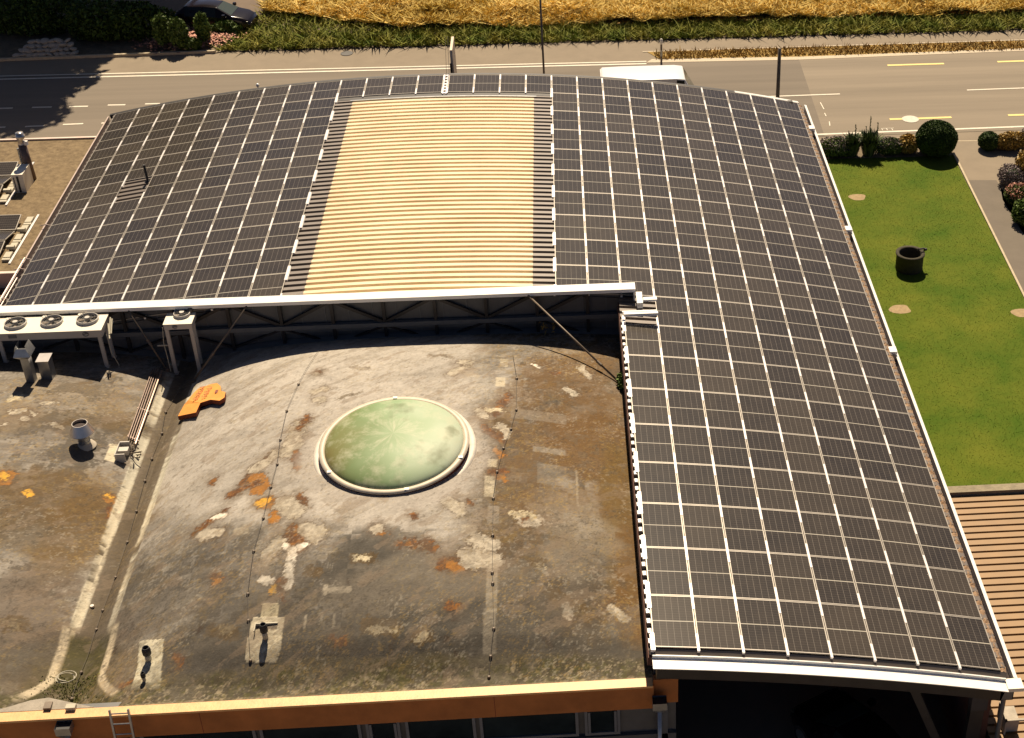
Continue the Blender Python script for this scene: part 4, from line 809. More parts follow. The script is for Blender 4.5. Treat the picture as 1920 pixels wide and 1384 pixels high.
m.build('hood', M['galv'], e); m = MB(); m.box((x - .23, y - .24, ztp + .002), (x + .23, y + .24, ztp + .01)); m.build('throat', M['black'], e)
fb = RP(92, 706); x, y = fb[0], fb[1]; z = zr_(x, y)
e = thing('exhaust_duct', (x, y, z), 'squat grey square duct with a bright slanted lid beside the flared hood', 'exhaust duct')
m = MB(); m.box((x - .16, y - .19, z), (x + .16, y + .19, z + .70)); m.build('duct', M['galv'], e)
m = MB(); m.box((x - .19, y - .24, z + .701), (x + .19, y + .24, z + .73)); m.build('lid', M['alu'], e)
# cowl vent
fb = RP(160, 834); x, y, z = fb[0], fb[1], zr_(fb[0], fb[1]); e = thing('vent_cowl', (x, y, z), 'round shiny metal roof vent with a wide conical open top', 'roof vent')
m = MB(); m.lathe((x, y, z), [(.30, .0), (.24, .08), (.17, .12), (.16, .14)], 28); m.build('base_flange', M['concrete'], e, True)
m = MB(); m.lathe((x, y, z), [(.165, .08), (.165, .20), (.175, .21), (.165, .22), (.165, .34), (.15, .36), (.20, .44)], 28); m.build('pipe', M['galv'], e)
m = MB(); m.lathe((x, y, z), [(.18, .42), (.33, .47), (.345, .50), (.215, .80), (.20, .80), (.19, .55)], 48); m.build('cowl', M['alu'], e)
m = MB(); m.cyl((x, y, z + .70), (x, y, z + .71), .20, n=28); m.build('throat', M['darkgutter'], e)
# vent pipes on pale plates
def plate(m, pts, h=.02):
    b_ = [RP(*q) for q in pts]; n_ = len(b_); m.add([(p[0], p[1], p[2] + h) for p in b_] + [(p[0], p[1], p[2] - .03) for p in b_], [tuple(range(n_))[::-1], ] + [(i, (i + 1) % n_, n_ + (i + 1) % n_, n_ + i) for i in range(n_)])
def orient(pts): return pts
def ventpipe(px, py, h, r, e):
    fb = RP(px, py); x, y, z = fb; m = MB(); m.cyl((x, y, z - .03), (x, y, z + h * .6), r * 1.0, n=16); m.build('pipe', M['plate'], e, True)
    m = MB(); m.lathe((x, y, z), [(r * 1.02, h * .45), (r * 1.35, h * .5), (r * 1.4, h * .82), (r * 1.15, h * .95), (r * 1.1, h), (r * .9, h), (r * .9, h * .8)], 18); m.build('cap', M['black'], e, True)
fb = RP(497, 1200); e = thing('vent_pipe', fb, 'short capped vent pipe on the cross shaped cream patch of sheet', 'vent pipe')
m = MB(); p = RP(500, 1180); m.box((p[0] - .26, p[1] + .10, p[2] - .1), (p[0] + .26, p[1] + .14, p[2] + .10)); m.box((p[0] - .28, p[1] - .14, p[2] - .1), (p[0] - .26, p[1] + .14, p[2] + .10)); m.build('curb', M['plate'], e); ventpipe(498, 1197, .46, .068, e)
fb = RP(281, 1238); e = thing('vent_pipe', fb, 'taller vent pipe with dark cap on the long cream sheet patch', 'vent pipe', 'vent pipes on the long cream patch')
ventpipe(279, 1238, .42, .075, e)
fb = RP(272, 1277); e = thing('vent_pipe', fb, 'shorter thin vent pipe with dark cap nearer the coping on the long cream patch', 'vent pipe', 'vent pipes on the long cream patch'); ventpipe(271, 1277, .27, .042, e)
# bundle of brown pipes down the valley
e = thing('pipe_bundle', RP(262, 780), 'bundle of thin brown pipes running down the roof to a metal box', 'pipes')
A0, A1 = [(287, 697), (291, 696), (295, 696), (301, 694), (304, 700)], [(241, 826), (245, 828), (249, 830), (253, 833), (255, 838)]
for k, (a, b_) in enumerate(zip(A0, A1)):
    pts = []
    for t in np.linspace(0, 1, 8): q_ = RP(a[0] + (b_[0] - a[0]) * t, a[1] + (b_[1] - a[1]) * t); pts.append((q_[0], q_[1], q_[2] + .10))
    m = MB(); m.tube(pts, .016 if k < 4 else .030, 6); m.build('pipe', M['pipe'] if k < 4 else mat('shiny_pipe', (.36, .26, .21), .4, .5), e)
for t in (.05, .55, .95):
    a = RP(287 - 46 * t, 697 + 129 * t); b_ = RP(304 - 49 * t, 699 + 138 * t); m = MB(); m.beam((a[0] - .05, a[1], a[2] + .06), (b_[0] + .05, b_[1], b_[2] + .06), .035, .035); m.beam((a[0], a[1], a[2] - .03), (a[0], a[1], a[2] + .08), .05, .05); m.beam((b_[0], b_[1], b_[2] - .03), (b_[0], b_[1], b_[2] + .08), .05, .05); m.build('support', M['pipe'], e)
q_ = RP(246, 852); m = MB(); x, y, z = q_
for k in range(14):
    a = Vector((x + .13 * rng.normal(), y + .18 * rng.normal() + .05, z + .06 + .04 * rng.random())); m.tube([a, a + Vector((.1 * rng.normal(), .12 * rng.normal(), .06))], .02, 6)
m.build('valve_cluster', M['rod'], e)
q_ = RP(225, 866); x, y, z = q_; m = MB(); m.box((x - .1, y, z - .03), (x + .17, y + .03, z + .26)); m.box((x - .12, y, z - .03), (x - .10, y + .62, z + .24)); m.box((x - .1, y + .3, z), (x + .17, y + .5, z + .16)); m.box((x - .1, y + .6, z), (x + .17, y + .64, z + .26)); m.build('metal_box', M['unitgrey'], e)
for k in range(3):
    q_ = RP(256 + k * 2, 858 - 5 * k); m = MB(); m.box((q_[0] - .06, q_[1] - .035, q_[2]), (q_[0] + .08, q_[1] + .02, q_[2] + .05)); T(m.build('block', M['plate']), f"small pale block, {('nearest', 'middle', 'farthest')[k]} of three beside the pipe valves", 'block', 'pale blocks beside the pipe valves')
# orange sheet with faded writing
outl = [(337, 787), (371, 780), (379, 762), (398, 756), (415, 758), (424, 752), (426, 742), (418, 740), (417, 731), (410, 725), (398, 727), (385, 732), (375, 735), (366, 744), (356, 757), (349, 765)]
b_ = [RP(x, y) for x, y in outl]; hh = .20; e = thing('orange_sheet', RP(385, 760), 'bright orange broken board with faded writing lying on the grey roof', 'board'); n_ = len(b_)
m = MB(); zt_ = max(p[2] for p in b_[:3]) ; top = [(p[0], p[1] - .10, p[2] + hh) for p in b_]; bot = [(p[0], p[1] - .10, p[2] + .05) for p in b_]
m.add(top, [tuple(range(n_))]); m.build('board', M['oranget'], e); m = MB(); m.add(top + bot, [(i, n_ + i, n_ + (i + 1) % n_, (i + 1) % n_) for i in range(n_)] + [tuple(range(2 * n_ - 1, n_ - 1, -1))]); m.build('board_edge', M['darkred'], e)
def text(body, loc, size, rot, m, parent, name='lettering', ext=.002):
    cu = bpy.data.curves.new(name, 'FONT'); cu.body = body; cu.size = size; cu.extrude = ext; cu.align_x = 'CENTER'; cu.align_y = 'CENTER'
    t = bpy.data.objects.new(name, cu); COL.objects.link(t); dg = bpy.context.evaluated_depsgraph_get(); me = bpy.data.meshes.new_from_object(t.evaluated_get(dg)); bpy.data.objects.remove(t)
    me.transform(Matrix.Translation(Vector(loc)) @ Euler(rot).to_matrix().to_4x4()); me.transform(ORG[parent.name].inverted()); me.materials.clear(); me.materials.append(m)
    o = bpy.data.objects.new(name, me); COL.objects.link(o); o.parent = parent; ORG[o.name] = ORG[parent.name]; return o
for body, pp, sz in (('BUROA', (377, 745), .22), ('FAR-U', (392, 743), .22)):
    q_ = RP(*pp); xs_ = [RP(pp[0] + 8, pp[1] - 14), RP(pp[0] - 8, pp[1] + 14)]; d_ = xs_[0] - xs_[1]; az_ = math.atan2(d_[1], d_[0]); sl_x = (d_[2]) / math.hypot(d_[0], d_[1])
    text(body, (q_[0], q_[1] - .10, q_[2] + hh + .03), sz, (0, -math.atan(sl_x), az_), M['ink'], e)
m = MB(); q_ = RP(409, 742); m.box((q_[0] - .04, q_[1] - .16, q_[2] + hh + .0), (q_[0] + .04, q_[1] + .0, q_[2] + hh + .015)); m.build('slot', M['darkred'], e)
# stay rods
for i, (a, b_, lab) in enumerate((((238, 588), (312, 694), 'thin brown stay rod slanting right from the parapet to the pipe bundle'), ((461, 577), (363, 716), 'thin brown stay rod slanting left from the parapet beside the small condenser'), ((990, 551), (1165, 722), 'long brown stay rod from the parapet to the weeds at the wing'))):
    pa = at(*a, -.08); pa = Vector((pa[0], 15.72, -.10)); pb = RP(*b_); pb = Vector((pb[0], pb[1], pb[2] + .03)); e = thing('stay_rod', pb, lab, 'stay rod', 'stay rods bracing the parapet wall')
    m = MB(); m.cyl(pa, pb, .032, n=10); m.build('rod', M['rod'], e, True)
    m = MB(); d_ = (pa - pb).normalized(); m.cyl(pb + d_ * .9, pb + d_ * 1.1, .05, n=10); m.build('turnbuckle', M['rod'], e); m = MB(); m.cyl(pb - Vector((0, 0, .06)), pb + Vector((0, 0, .05)), .09, n=10); m.build('foot', M['rod'], e)
# lightning conductors
def conductor(pts, label, blk=1):
    w_ = [Vector(RP(*p)) for p in pts]; e = thing('lightning_conductor', w_[0], label, 'lightning wire', 'lightning wires on the lower roof')
    full = []
    for a, b_ in zip(w_[:-1], w_[1:]):
        for t in np.linspace(0, 1, 6)[:-1]: p = a.lerp(b_, t); full.append(Vector((p.x, p.y, float(hz(p.x, p.y)) + .055)))
    full.append(w_[-1] + Vector((0, 0, .055))); m = MB(); m.tube(full, .0055, 5); m.build('wire', M['cable'], e)
    for p in w_[blk:]: m = MB(); m.lathe((p.x, p.y, p.z), [(.042, 0), (.038, .05), (.02, .06), (.0, .061)], 8); m.build('holder', M['rod'], e)
conductor([(598, 660), (560, 722), (538, 772), (526, 826), (520, 872), (508, 915), (494, 973), (476, 1035), (465, 1115), (466, 1165), (470, 1240)], 'lightning wire with black holders running down left of the round skylight')
conductor([(962, 668), (969, 711), (968, 770), (958, 806), (944, 842), (932, 886), (925, 936), (924, 1005), (923, 1075), (924, 1095), (926, 1180), (920, 1232), (917, 1271)], 'lightning wire with black holders running down right of the round skylight')
conductor([(336, 735), (311, 774), (304, 814), (285, 862), (272, 903), (256, 960), (239, 1018), (217, 1084), (193, 1146), (181, 1182), (153, 1262), (135, 1312)], 'lightning wire with black holders running down the roof valley')
conductor([(205, 690), (240, 690), (300, 692), (345, 707)], 'short lightning wire crossing the shadow below the parapet', 9)
m = MB(); q_ = Vector(RP(173, 1138)); m.cyl(q_ + Vector((0, 0, .01)), q_ + Vector((0, 0, .05)), .06, .05, n=12); T(m.build('bottle_cap', M['alu']), 'small shiny metal disc glinting in the roof valley', 'disc')
# ---------------------------------------------------------------- plants
def leafcloud(c, rad, n, size, seed, shell=.5, amp=.22):
    r = np.random.default_rng(seed); d_ = r.normal(size=(n, 3)); d_ /= np.linalg.norm(d_, axis=1)[:, None]; rr = shell + (1 - shell) * r.random(n) ** .5
    nzv = 1 + amp * (vnoise(d_[:, 0] * 2 + 9, d_[:, 1] * 2 + d_[:, 2] * 2 + 9, 1.4, seed, 3) - .5) * 2
    p = np.array(c) + d_ * rr[:, None] * np.array(rad) * nzv[:, None]
    a = r.normal(size=(n, 3)); a /= np.linalg.norm(a, axis=1)[:, None]; b_ = np.cross(a, r.normal(size=(n, 3))); b_ /= np.linalg.norm(b_, axis=1)[:, None]
    s = size * r.uniform(.6, 1.4, n)[:, None]; V = np.stack([p - a * s, p + b_ * s * .55, p + a * s, p - b_ * s * .55], 1).reshape(-1, 3); return V, np.arange(4 * n).reshape(-1, 4)
def bush(name, px, py, rad, m, n, size, label, cat='bush', group=None, seed=1, shell=.55, core=True, z=ZG, pos=None, accent=None, amp=.22, ck=.62):
    x, y = pos if pos is not None else G(px, py); e = thing(name, (x, y, z), label, cat, group); c = (x, y, z + rad[2] * .9)
    V, F = leafcloud(c, rad, n, size, seed, shell, amp); npmesh('crown', V, F, m, e)
    st = MB(); st.cyl((x, y, z - .02), (x, y, z + rad[2]), .05, .02, 8); st.build('stem', M['bark'], e)
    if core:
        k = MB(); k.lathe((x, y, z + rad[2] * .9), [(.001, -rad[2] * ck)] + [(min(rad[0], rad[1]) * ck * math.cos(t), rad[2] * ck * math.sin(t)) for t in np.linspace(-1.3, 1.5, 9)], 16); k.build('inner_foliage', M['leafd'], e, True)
    if accent is not None:
        V, F = leafcloud((c[0], c[1], c[2] + rad[2] * .35), (rad[0] * .95, rad[1] * .95, rad[2] * .8), int(n * .35), size * .8, seed + 50, .8); V = V[:]; npmesh('flowers', V, F, accent, e)
    return e
bush('box_ball', 1753, 288, (.98, .98, .86), M['leafd'], 16000, .04, 'large clipped dark green ball bush at the lawn corner', seed=3, shell=.95, amp=.04, ck=.93)
bush('box_ball', 1852, 279, (.50, .50, .45), M['leafd'], 3500, .04, 'small clipped green ball bush beyond the driveway', seed=4, shell=.95, amp=.06, ck=.9)
bush('lavender', 1567, 290, (1.0, .6, .42), M['leafm'], 4000, .05, 'grey green lavender clump beside the spiky plants, next to the hall gutter', 'shrub', seed=5, accent=M['laven'])
bush('lavender', 1667, 287, (.75, .5, .38), M['leafm'], 3000, .05, 'lavender clump between the spiky plants and the golden shrub', 'shrub', seed=6, accent=M['laven'])
bush('golden_shrub', 1702, 286, (.52, .5, .48), M['leafy'], 2500, .06, 'golden brown leafy shrub left of the large ball bush', 'shrub', seed=7)
bush('golden_hedge', 1893, 279, (.9, .45, .45), M['leafy'], 3800, .06, 'low golden hedge right of the small ball bush', 'hedge', seed=8)
bush('lavender', 1935, 276, (.7, .5, .5), M['leafm'], 2500, .05, 'lavender clump at the right end of the golden hedge', 'shrub', seed=9, accent=M['laven'])
bush('lavender', 1895, 346, (.65, .7, .5), M['laven'], 3000, .045, 'purple grey lavender mound at the corner of the driveway bed', 'shrub', seed=10)
bush('golden_shrub', 1930, 338, (.8, .8, .8), M['leafy'], 3000, .07, 'tall golden shrub behind the roses at the right edge', 'shrub', seed=11)
bush('rose_bush', 1906, 382, (.6, .7, .45), M['leafm'], 2600, .06, 'pink flowering rose bush edging the driveway', 'rose bush', seed=12, accent=M['pink'])
bush('leafy_shrub', 1926, 418, (.7, .8, .55), M['leafm'], 2600, .08, 'broad leaved green shrub below the pink roses', 'shrub', seed=13)
# spiky plants
def spiky(px, py, n, h, label, seed, stalks):
    x, y = G(px, py); r = random.Random(seed); e = thing('spiky_plant', (x, y, ZG), label, 'plant', 'spiky plants in the lawn bed'); m = MB()
    for k in range(n):
        t = r.uniform(0, 6.28); l = h * r.uniform(.6, 1.1); le = r.uniform(.05, .5); a = Vector((math.cos(t), math.sin(t), 0)); b_ = Vector((x, y, ZG)) + a * r.uniform(0, .25); mid = b_ + a * (l * le * .5) + Vector((0, 0, l * .65)); tip = b_ + a * (l * le) + Vector((0, 0, l * (1 - le * .45))); n_ = Vector((-a.y, a.x, 0)) * .055
        m.add([b_ - n_, b_ + n_, mid + n_, mid - n_, tip], [(0, 1, 2, 3), (3, 2, 4)])
    m.build('leaves', M['sword'], e)
    for (sx, hh) in stalks:
        s_ = MB(); s_.cyl((x + sx, y, ZG), (x + sx, y, ZG + hh), .025, .015, 6)
        for k in range(30):
            zz = ZG + hh * (.55 + .45 * k / 30); t = r.uniform(0, 6.28); s_.add([(x + sx, y, zz), (x + sx + .06 * math.cos(t), y + .06 * math.sin(t), zz + .04), (x + sx, y, zz + .06)], [(0, 1, 2)])
        s_.build('flower_stalk', M['sword'], e)
spiky(1597, 291, 220, 1.15, 'spiky dark green plant with one tall stalk, left of the pair', 1, [(.1, 1.55), (-.18, 1.0)])
spiky(1628, 291, 300, 1.3, 'spiky dark green plant with tall flower stalks, right of the pair', 2, [(-.02, 2.0), (-.2, 1.5), (.35, 1.65)])
# weeds on the roof
q_ = RP(1163, 722); bush('weed_clump', 0, 0, (.16, .38, .20), M['leafm'], 420, .06, 'green weed clump growing at the foot of the long stay rod', 'weeds', seed=15, core=False, z=q_[2], pos=(6.72, q_[1]), shell=.2)
for k, pxx in enumerate((1020, 1037)):
    y_ = 15.6; x_ = at(pxx, 620, -1.25)[0]; z_ = float(hz(x_, y_)); m = MB(); r = random.Random(k)
    for j in range(26): a = Vector((x_ + r.gauss(0, .06), y_ + r.gauss(0, .05), z_ + r.uniform(.02, .5))); b_ = Vector((r.gauss(0, .06), r.gauss(0, .04), r.gauss(0, .05))); m.add([a, a + b_, a + b_ * .4 + Vector((.03, 0, .05))], [(0, 1, 2)])
    T(m.build('weed', M['leafy']), f"pale seedling weed growing in the parapet shadow, {('left', 'right')[k]} of the two", 'weed', 'two weeds by the parapet')
rm_ = np.random.default_rng(5); mp_ = np.c_[rm_.normal(-7.15, .28, 900), rm_.uniform(.5, 1.9, 900)]
blades('moss', mp_, .035, .03, hz(mp_[:, 0], mp_[:, 1]), M['moss'], .8, 'green moss tuft in the roof valley pit', seed=31)
# old well
x, y = G(1704, 503); e = thing('garden_well', (x, y, ZG), 'dark round stone garden well with a small metal spout on the lawn', 'well')
m = MB(); m.lathe((x, y, ZG), [(.56, -.02), (.56, .66), (.60, .68), (.60, .74), (.47, .74), (.45, .70), (.45, .1), (.0, .1)], 36); m.build('basin', M['well'], e, True)
m = MB(); m.tube([(x + .60, y + .1, ZG + .74), (x + .60, y + .1, ZG + .86), (x + .35, y + .06, ZG + .86), (x + .30, y + .06, ZG + .78)], .035, 8); m.cyl((x + .62, y + .1, ZG + .8), (x + .70, y + .12, ZG + .8), .06, n=8); m.build('spout', M['steel'], e)
# manhole
x, y = G(1707, 223.5); m = MB(); m.lathe((x, y, ZG), [(.38, .006), (.40, .012), (.42, .006)], 32); m.cyl((x, y, ZG - .01), (x, y, ZG + .010), .385, n=32); T(m.build('manhole_cover', M['painto']), 'pale round manhole cover on the yellow road line', 'manhole')
x, y = G(650, 100); m = MB(); m.cyl((x, y, ZG - .02), (x, y, ZG + .006), .33, n=28); T(m.build('manhole_cover', M['steel']), 'dark round manhole cover at the edge of the path', 'manhole')
# ================================================================= ANNEX, LEFT ROOF
e = thing('low_annex', (18, 5, ZG), 'low annex with a brown ribbed metal roof and a lichened concrete edge', 'building'); ZA = -4.15
m = MB(); yy = -3.; prof = []
while yy < 9.55:
    for dy, dz in ((0, 0), (.06, 0), (.075, .042), (.265, .042), (.28, 0)): prof.append((yy + dy, dz))
    yy += .285
prof = [p for p in prof if p[0] <= 9.6]; V = [(x_, y_, ZA + z_) for x_ in (15.26, 26) for y_, z_ in prof]; n_ = len(prof); m.add(V, [(j, n_ + j, n_ + j + 1, j + 1) for j in range(n_ - 1)]); m.build('ribbed_roof', M['brownroof'], e)
m = MB(); m.box((15.26, 9.62, ZG), (26, 9.93, ZA + .17)); m.build('edge_wall', M['lichen'], e)
m = MB(); m.box((15.3, -3, ZG), (15.5, 9.6, ZA - .05)); m.build('wall', M['darkwall'], e)
m = MB(); m.box((15.62, .1, ZA + .0), (15.66, .75, ZA + .55)); m.box((15.62, .1, ZA + .5), (16.1, .16, ZA + .55)); m.box((15.66, .2, ZA + .05), (16.0, .7, ZA + .42)); T(m.build('metal_box', M['concrete']), 'pale metal box on the brown ribbed roof by the downpipe', 'metal box')
nb_ = thing('neighbour_building', (-18, 28, ZG), 'flat neighbouring roof covered with brown gravel left of the hall', 'building')
m = MB(); m.box((-40, 22.9, ZG), (-13.95, 34.2, ZF)); m.build('gravel_roof', M['gravel'], nb_)
m = MB(); m.box((-40, 34.2, ZG), (-13.9, 34.32, ZF + .07)); m.box((-40, 22.75, ZG), (-13.95, 22.9, ZF + .06)); m.build('roof_edge', M['rim'], nb_)
m = MB(); m.box((-40, 16.4, ZG), (-13.95, 22.74, ZF - .55)); m.build('lower_roof', mat('brown_tiles', (.14, .08, .055), .8, 0, var=.2, scale=3), nb_)
m = MB(); m.box((-40, 16.2, ZF - .56), (-13.95, 16.4, ZF - .4)); m.build('lower_roof_edge', M['rim'], nb_)
# fine gravel stones
gp = np.c_[rng.uniform(-20.5, -14, 2600), rng.uniform(23, 34.1, 2600)]
def F_(px, py, dz=0): p = at(px, py, ZF + dz); return p
# module groups on the gravel roof
def pv_block(x1, y0, nrow, lab):
    """east end of a row pair; tilted module leaves"""
    for k, (ya, yb, za, zb, nm) in enumerate(((y0, y0 + .92, .12, .28, 'nearest'), (y0 + .98, y0 + 2.0, .30, .10, 'middle'), (y0 + 2.12, y0 + 3.0, .10, .28, 'farthest'))):
        if k >= nrow: break
        for j in range(2):
            xa = x1 - 1.7 * (j + 1); xb = xa + 1.66
            e = thing('ballasted_module', (xa, ya, ZF), f"low ballasted solar module on the gravel roof, {nm} row of the {lab} group, {('end', 'second')[j]} module", 'solar module', 'solar modules on the gravel roof')
            c4 = [(xa, ya, ZF + za), (xb, ya, ZF + za), (xb, yb, ZF + zb), (xa, yb, ZF + zb)]; m = MB(); m.add(c4 + [(a, b_, z_ - .035) for a, b_, z_ in c4], [(0, 1, 2, 3), (7, 6, 5, 4), (0, 4, 5, 1), (1, 5, 6, 2), (2, 6, 7, 3), (3, 7, 4, 0)]); m.build('frame', M['frame'], e)
            i_ = .03; m = MB(); m.add([(xa + i_, ya + i_, ZF + za + .004 + i_ * (zb - za)), (xb - i_, ya + i_, ZF + za + .004 + i_ * (zb - za)), (xb - i_, yb - i_, ZF + zb + .004 - i_ * (zb - za)), (xa + i_, yb - i_, ZF + zb + .004 - i_ * (zb - za))], [(0, 1, 2, 3)]); go = m.build('cells', M['solar'], e); u_ = go.data.uv_layers.new(name='UVMap')
            for i, uvc in enumerate(((0, 0), (0, 1), (1, 1), (1, 0))): u_.data[i].uv = uvc
p1 = at(50, 404, ZF + .2); pv_block(p1[0] - .12, 23.9, 3, 'near'); p2 = at(30, 300, ZF + .2); pv_block(p2[0] + .25, 28.6, 3, 'far')
for gi, (xb0, yb0) in enumerate(((p1[0] + .05, 23.7), (p2[0] + .38, 28.4))):
    e = thing('ballast_rail', (xb0, yb0, ZF), f"pale steel ballast rail at the end of the {('near', 'far')[gi]} gravel roof modules", 'rail', 'ballast rails on the gravel roof')
    m = MB(); m.box((xb0 + .22, yb0 - .2, ZF), (xb0 + .30, yb0 + 3.6, ZF + .05)); m.build('rail', M['cap2'], e)
    for k in range(5):
        y_ = yb0 + .15 + k * .68; m = MB(); m.box((xb0 - .05, y_, ZF), (xb0 + .19, y_ + .42, ZF + .12)); m.box((xb0 - .06, y_ - .16, ZF + (.14 if k % 2 else .02)), (xb0 + .22, y_ - .03, ZF + (.26 if k % 2 else .1)))
        T(m.build('ballast_block', M['plate'], None), f"pale concrete ballast block, {ordn(k + 1)} from the near end beside the {('near', 'far')[gi]} gravel roof modules", 'concrete block', 'ballast blocks on the gravel roof')
# chimney pipe and cabinet
q_ = F_(61, 336); x, y = q_[0], q_[1]; e = thing('flue', (x, y, ZF), 'tall brown flue pipe with a shiny flat cap on the gravel roof', 'flue'); m = MB(); m.cyl((x, y, ZF), (x - .05, y, ZF + 1.55), .16, .16, 20); m.build('pipe', M['pipe'], e, True)
m = MB(); m.lathe((x - .05, y, ZF), [(.16, 1.55), (.12, 1.72), (.19, 1.86), (.19, 1.9), (.15, 1.93), (.15, 2.02), (.0, 2.03)], 24); m.build('cap', M['alu'], e, True)
m = MB(); m.cyl((x - .24, y + .02, ZF), (x - .26, y + .02, ZF + 1.35), .045, n=10); m.build('side_pipe', M['galv'], e); m = MB(); m.box((x + .07, y - .1, ZF + 1.52), (x + .2, y + .02, ZF + 1.68)); m.build('bracket', M['cap'], e)
q_ = F_(41, 361); x, y = q_[0], q_[1]; e = thing('metal_cabinet', (x, y, ZF), 'pale metal ventilation cabinet with a dark slot standing by the flue', 'cabinet'); rz = 0
m = MB(); m.box((x - .24, y - .02, ZF), (x + .20, y + .95, ZF + .78)); m.build('casing', M['boxwhite'], e)
m = MB(); m.box((x - .06, y - .035, ZF + .02), (x + .02, y - .021, ZF + .70)); m.box((x - .18, y - .035, ZF + .05), (x - .15, y - .021, ZF + .66)); m.build('slot', M['black'], e)
# ================================================================= STREET THINGS
def vehicle(name, loc, rz, Ln, Wd, Ht, paint, label, cat, kind='car'):
    e = thing(name, loc, label, cat, None, rz); m = MB(); Mx = ORG[e.name]
    # lofted body sections along the length: (x, half width low, half width top, z sill, z shoulder, z roof or None)
    hw = Wd / 2
    def sect(x, zb, zs_, zr, wr, wl=1.): 
        return [Vector((x, -hw * wl, zb)), Vector((x, -hw * wl, zb + (zs_ - zb) * .6)), Vector((x, -hw * wl * .96, zs_)), Vector((x, -hw * wr, zr)), Vector((x, hw * wr, zr)), Vector((x, hw * wl * .96, zs_)), Vector((x, hw * wl, zb + (zs_ - zb) * .6)), Vector((x, hw * wl, zb))]
    if kind == 'car':
        sec = [sect(-Ln / 2, .35, .75, .80, .75, .86), sect(-Ln / 2 + .12, .25, .85, .98, .76, .95), sect(-Ln * .44, .22, .92, 1.12, .72), sect(-Ln * .34, .22, .94, Ht - .04, .66), sect(-Ln * .1, .22, .92, Ht, .68), sect(Ln * .08, .22, .90, Ht - .06, .68), sect(Ln * .27, .22, .88, .98, .82), sect(Ln * .40, .24, .80, .88, .78, .97), sect(Ln * .47, .28, .66, .74, .7, .88), sect(Ln / 2, .34, .52, .56, .6, .74)]
    else:
        sec = [sect(-Ln / 2, .4, 1.1, Ht - .12, .80, .95), sect(-Ln / 2 + .08, .3, 1.15, Ht - .02, .86), sect(-Ln * .3, .3, 1.15, Ht, .88), sect(Ln * .2, .3, 1.15, Ht, .88), sect(Ln * .28, .3, 1.1, Ht - .05, .86), sect(Ln * .40, .3, 1.05, 1.35, .86, .98), sect(Ln * .47, .32, .88, 1.05, .8, .94), sect(Ln / 2, .38, .7, .8, .7, .84)]
    V = [Mx @ q for s_ in sec for q in s_]; k = 8; F = [(i * k + j, i * k + (j + 1) % k, (i + 1) * k + (j + 1) % k, (i + 1) * k + j) for i in range(len(sec) - 1) for j in range(k)] + [tuple(range(k)), tuple(range((len(sec)) * k - 1, (len(sec) - 1) * k - 1, -1))]
    m.add(V, F); bo = m.build('body', paint, e, True); md_ = bo.modifiers.new('bev', 'BEVEL'); md_.width = .05; md_.segments = 3; md_.limit_method = 'ANGLE'; md_.angle_limit = .35
    def panel(nm, pts, mt, par=e, off=.012):
        c_ = sum(pts, Vector()) / len(pts); n_ = (pts[1] - pts[0]).cross(pts[2] - pts[0]).normalized()
        if n_.dot(c_ - Vector((0, 0, .7))) < 0: n_ = -n_; pts = pts[::-1]
        q2 = [c_ + (p - c_) * .9 + n_ * off for p in pts]; mm = MB(); mm.add([Mx @ p for p in q2] + [Mx @ (p - n_ * (off + .02)) for p in q2], [tuple(range(len(q2)))] + [(i, len(q2) + i, len(q2) + (i + 1) % len(q2), (i + 1) % len(q2)) for i in range(len(q2))]); return mm.build(nm, mt, par)
    i = 5 if kind == 'car' else 4
    panel('windscreen', [sec[i][3], sec[i][4], sec[i + 1][4], sec[i + 1][3]], M['cglass'])
    if kind == 'car': panel('rear_window', [sec[2][3], sec[2][4], sec[3][4], sec[3][3]], M['glassdark'])
    for a_, b2 in (((3, 4), (4, 5)) if kind == 'car' else ((3, 4),)):
        for sd in (0, 1):
            u, w_ = (2, 3) if sd == 0 else (5, 4); panel('side_window', [sec[a_][u], sec[a_][w_], sec[b2][w_], sec[b2][u]], M['glassdark'])
    for sx in (-.32, .33):
        for sy in (-1, 1):
            c_ = Mx @ Vector((Ln * sx, sy * (hw - .10), .32)); ax = (Mx.to_3x3() @ Vector((0, 1, 0))) * .11; mm = MB(); mm.cyl(c_ - ax, c_ + ax, .32, n=20); wo = mm.build('wheel', M['tyre'], e); mm = MB(); mm.cyl(c_ - ax * 1.05, c_ + ax * 1.05, .2, n=14); mm.build('rim', M['galv'], wo)
    for sy in (-1, 1):
        mm = MB(); p = sec[-2][2 if sy < 0 else 5]; mm.box((p.x - .16, p.y - .12 if sy > 0 else p.y - .02, p.z - .06), (p.x + .02, p.y + .02 if sy > 0 else p.y + .12, p.z + .04)); mm.v = [tuple(Mx @ Vector(q)) for q in mm.v]; mm.build('headlight', M['cglass'], e)
        mm = MB(); x_ = Ln * (.19 if kind == 'car' else .26); mm.box((x_ - .08, sy * (hw + .10) - .09, 1.0), (x_ + .08, sy * (hw + .10) + .09, 1.14)); mm.v = [tuple(Mx @ Vector(q)) for q in mm.v]; mm.build('wing_mirror', paint, e)
    for sy in (-1, 1):
        mm = MB(); p = sec[0][2 if sy < 0 else 5]; mm.box((p.x - .03, p.y - (.16 if sy > 0 else 0), p.z - .12), (p.x + .10, p.y + (.16 if sy < 0 else 0), p.z + .02)); mm.v = [tuple(Mx @ Vector(q)) for q in mm.v]; mm.build('tail_light', M['red'], e)
    mm = MB(); mm.box((-Ln / 2 - .03, -.27, .55), (-Ln / 2 + .02, .27, .67)); mm.v = [tuple(Mx @ Vector(q)) for q in mm.v]; mm.build('number_plate', M['numplate'], e)
    return e
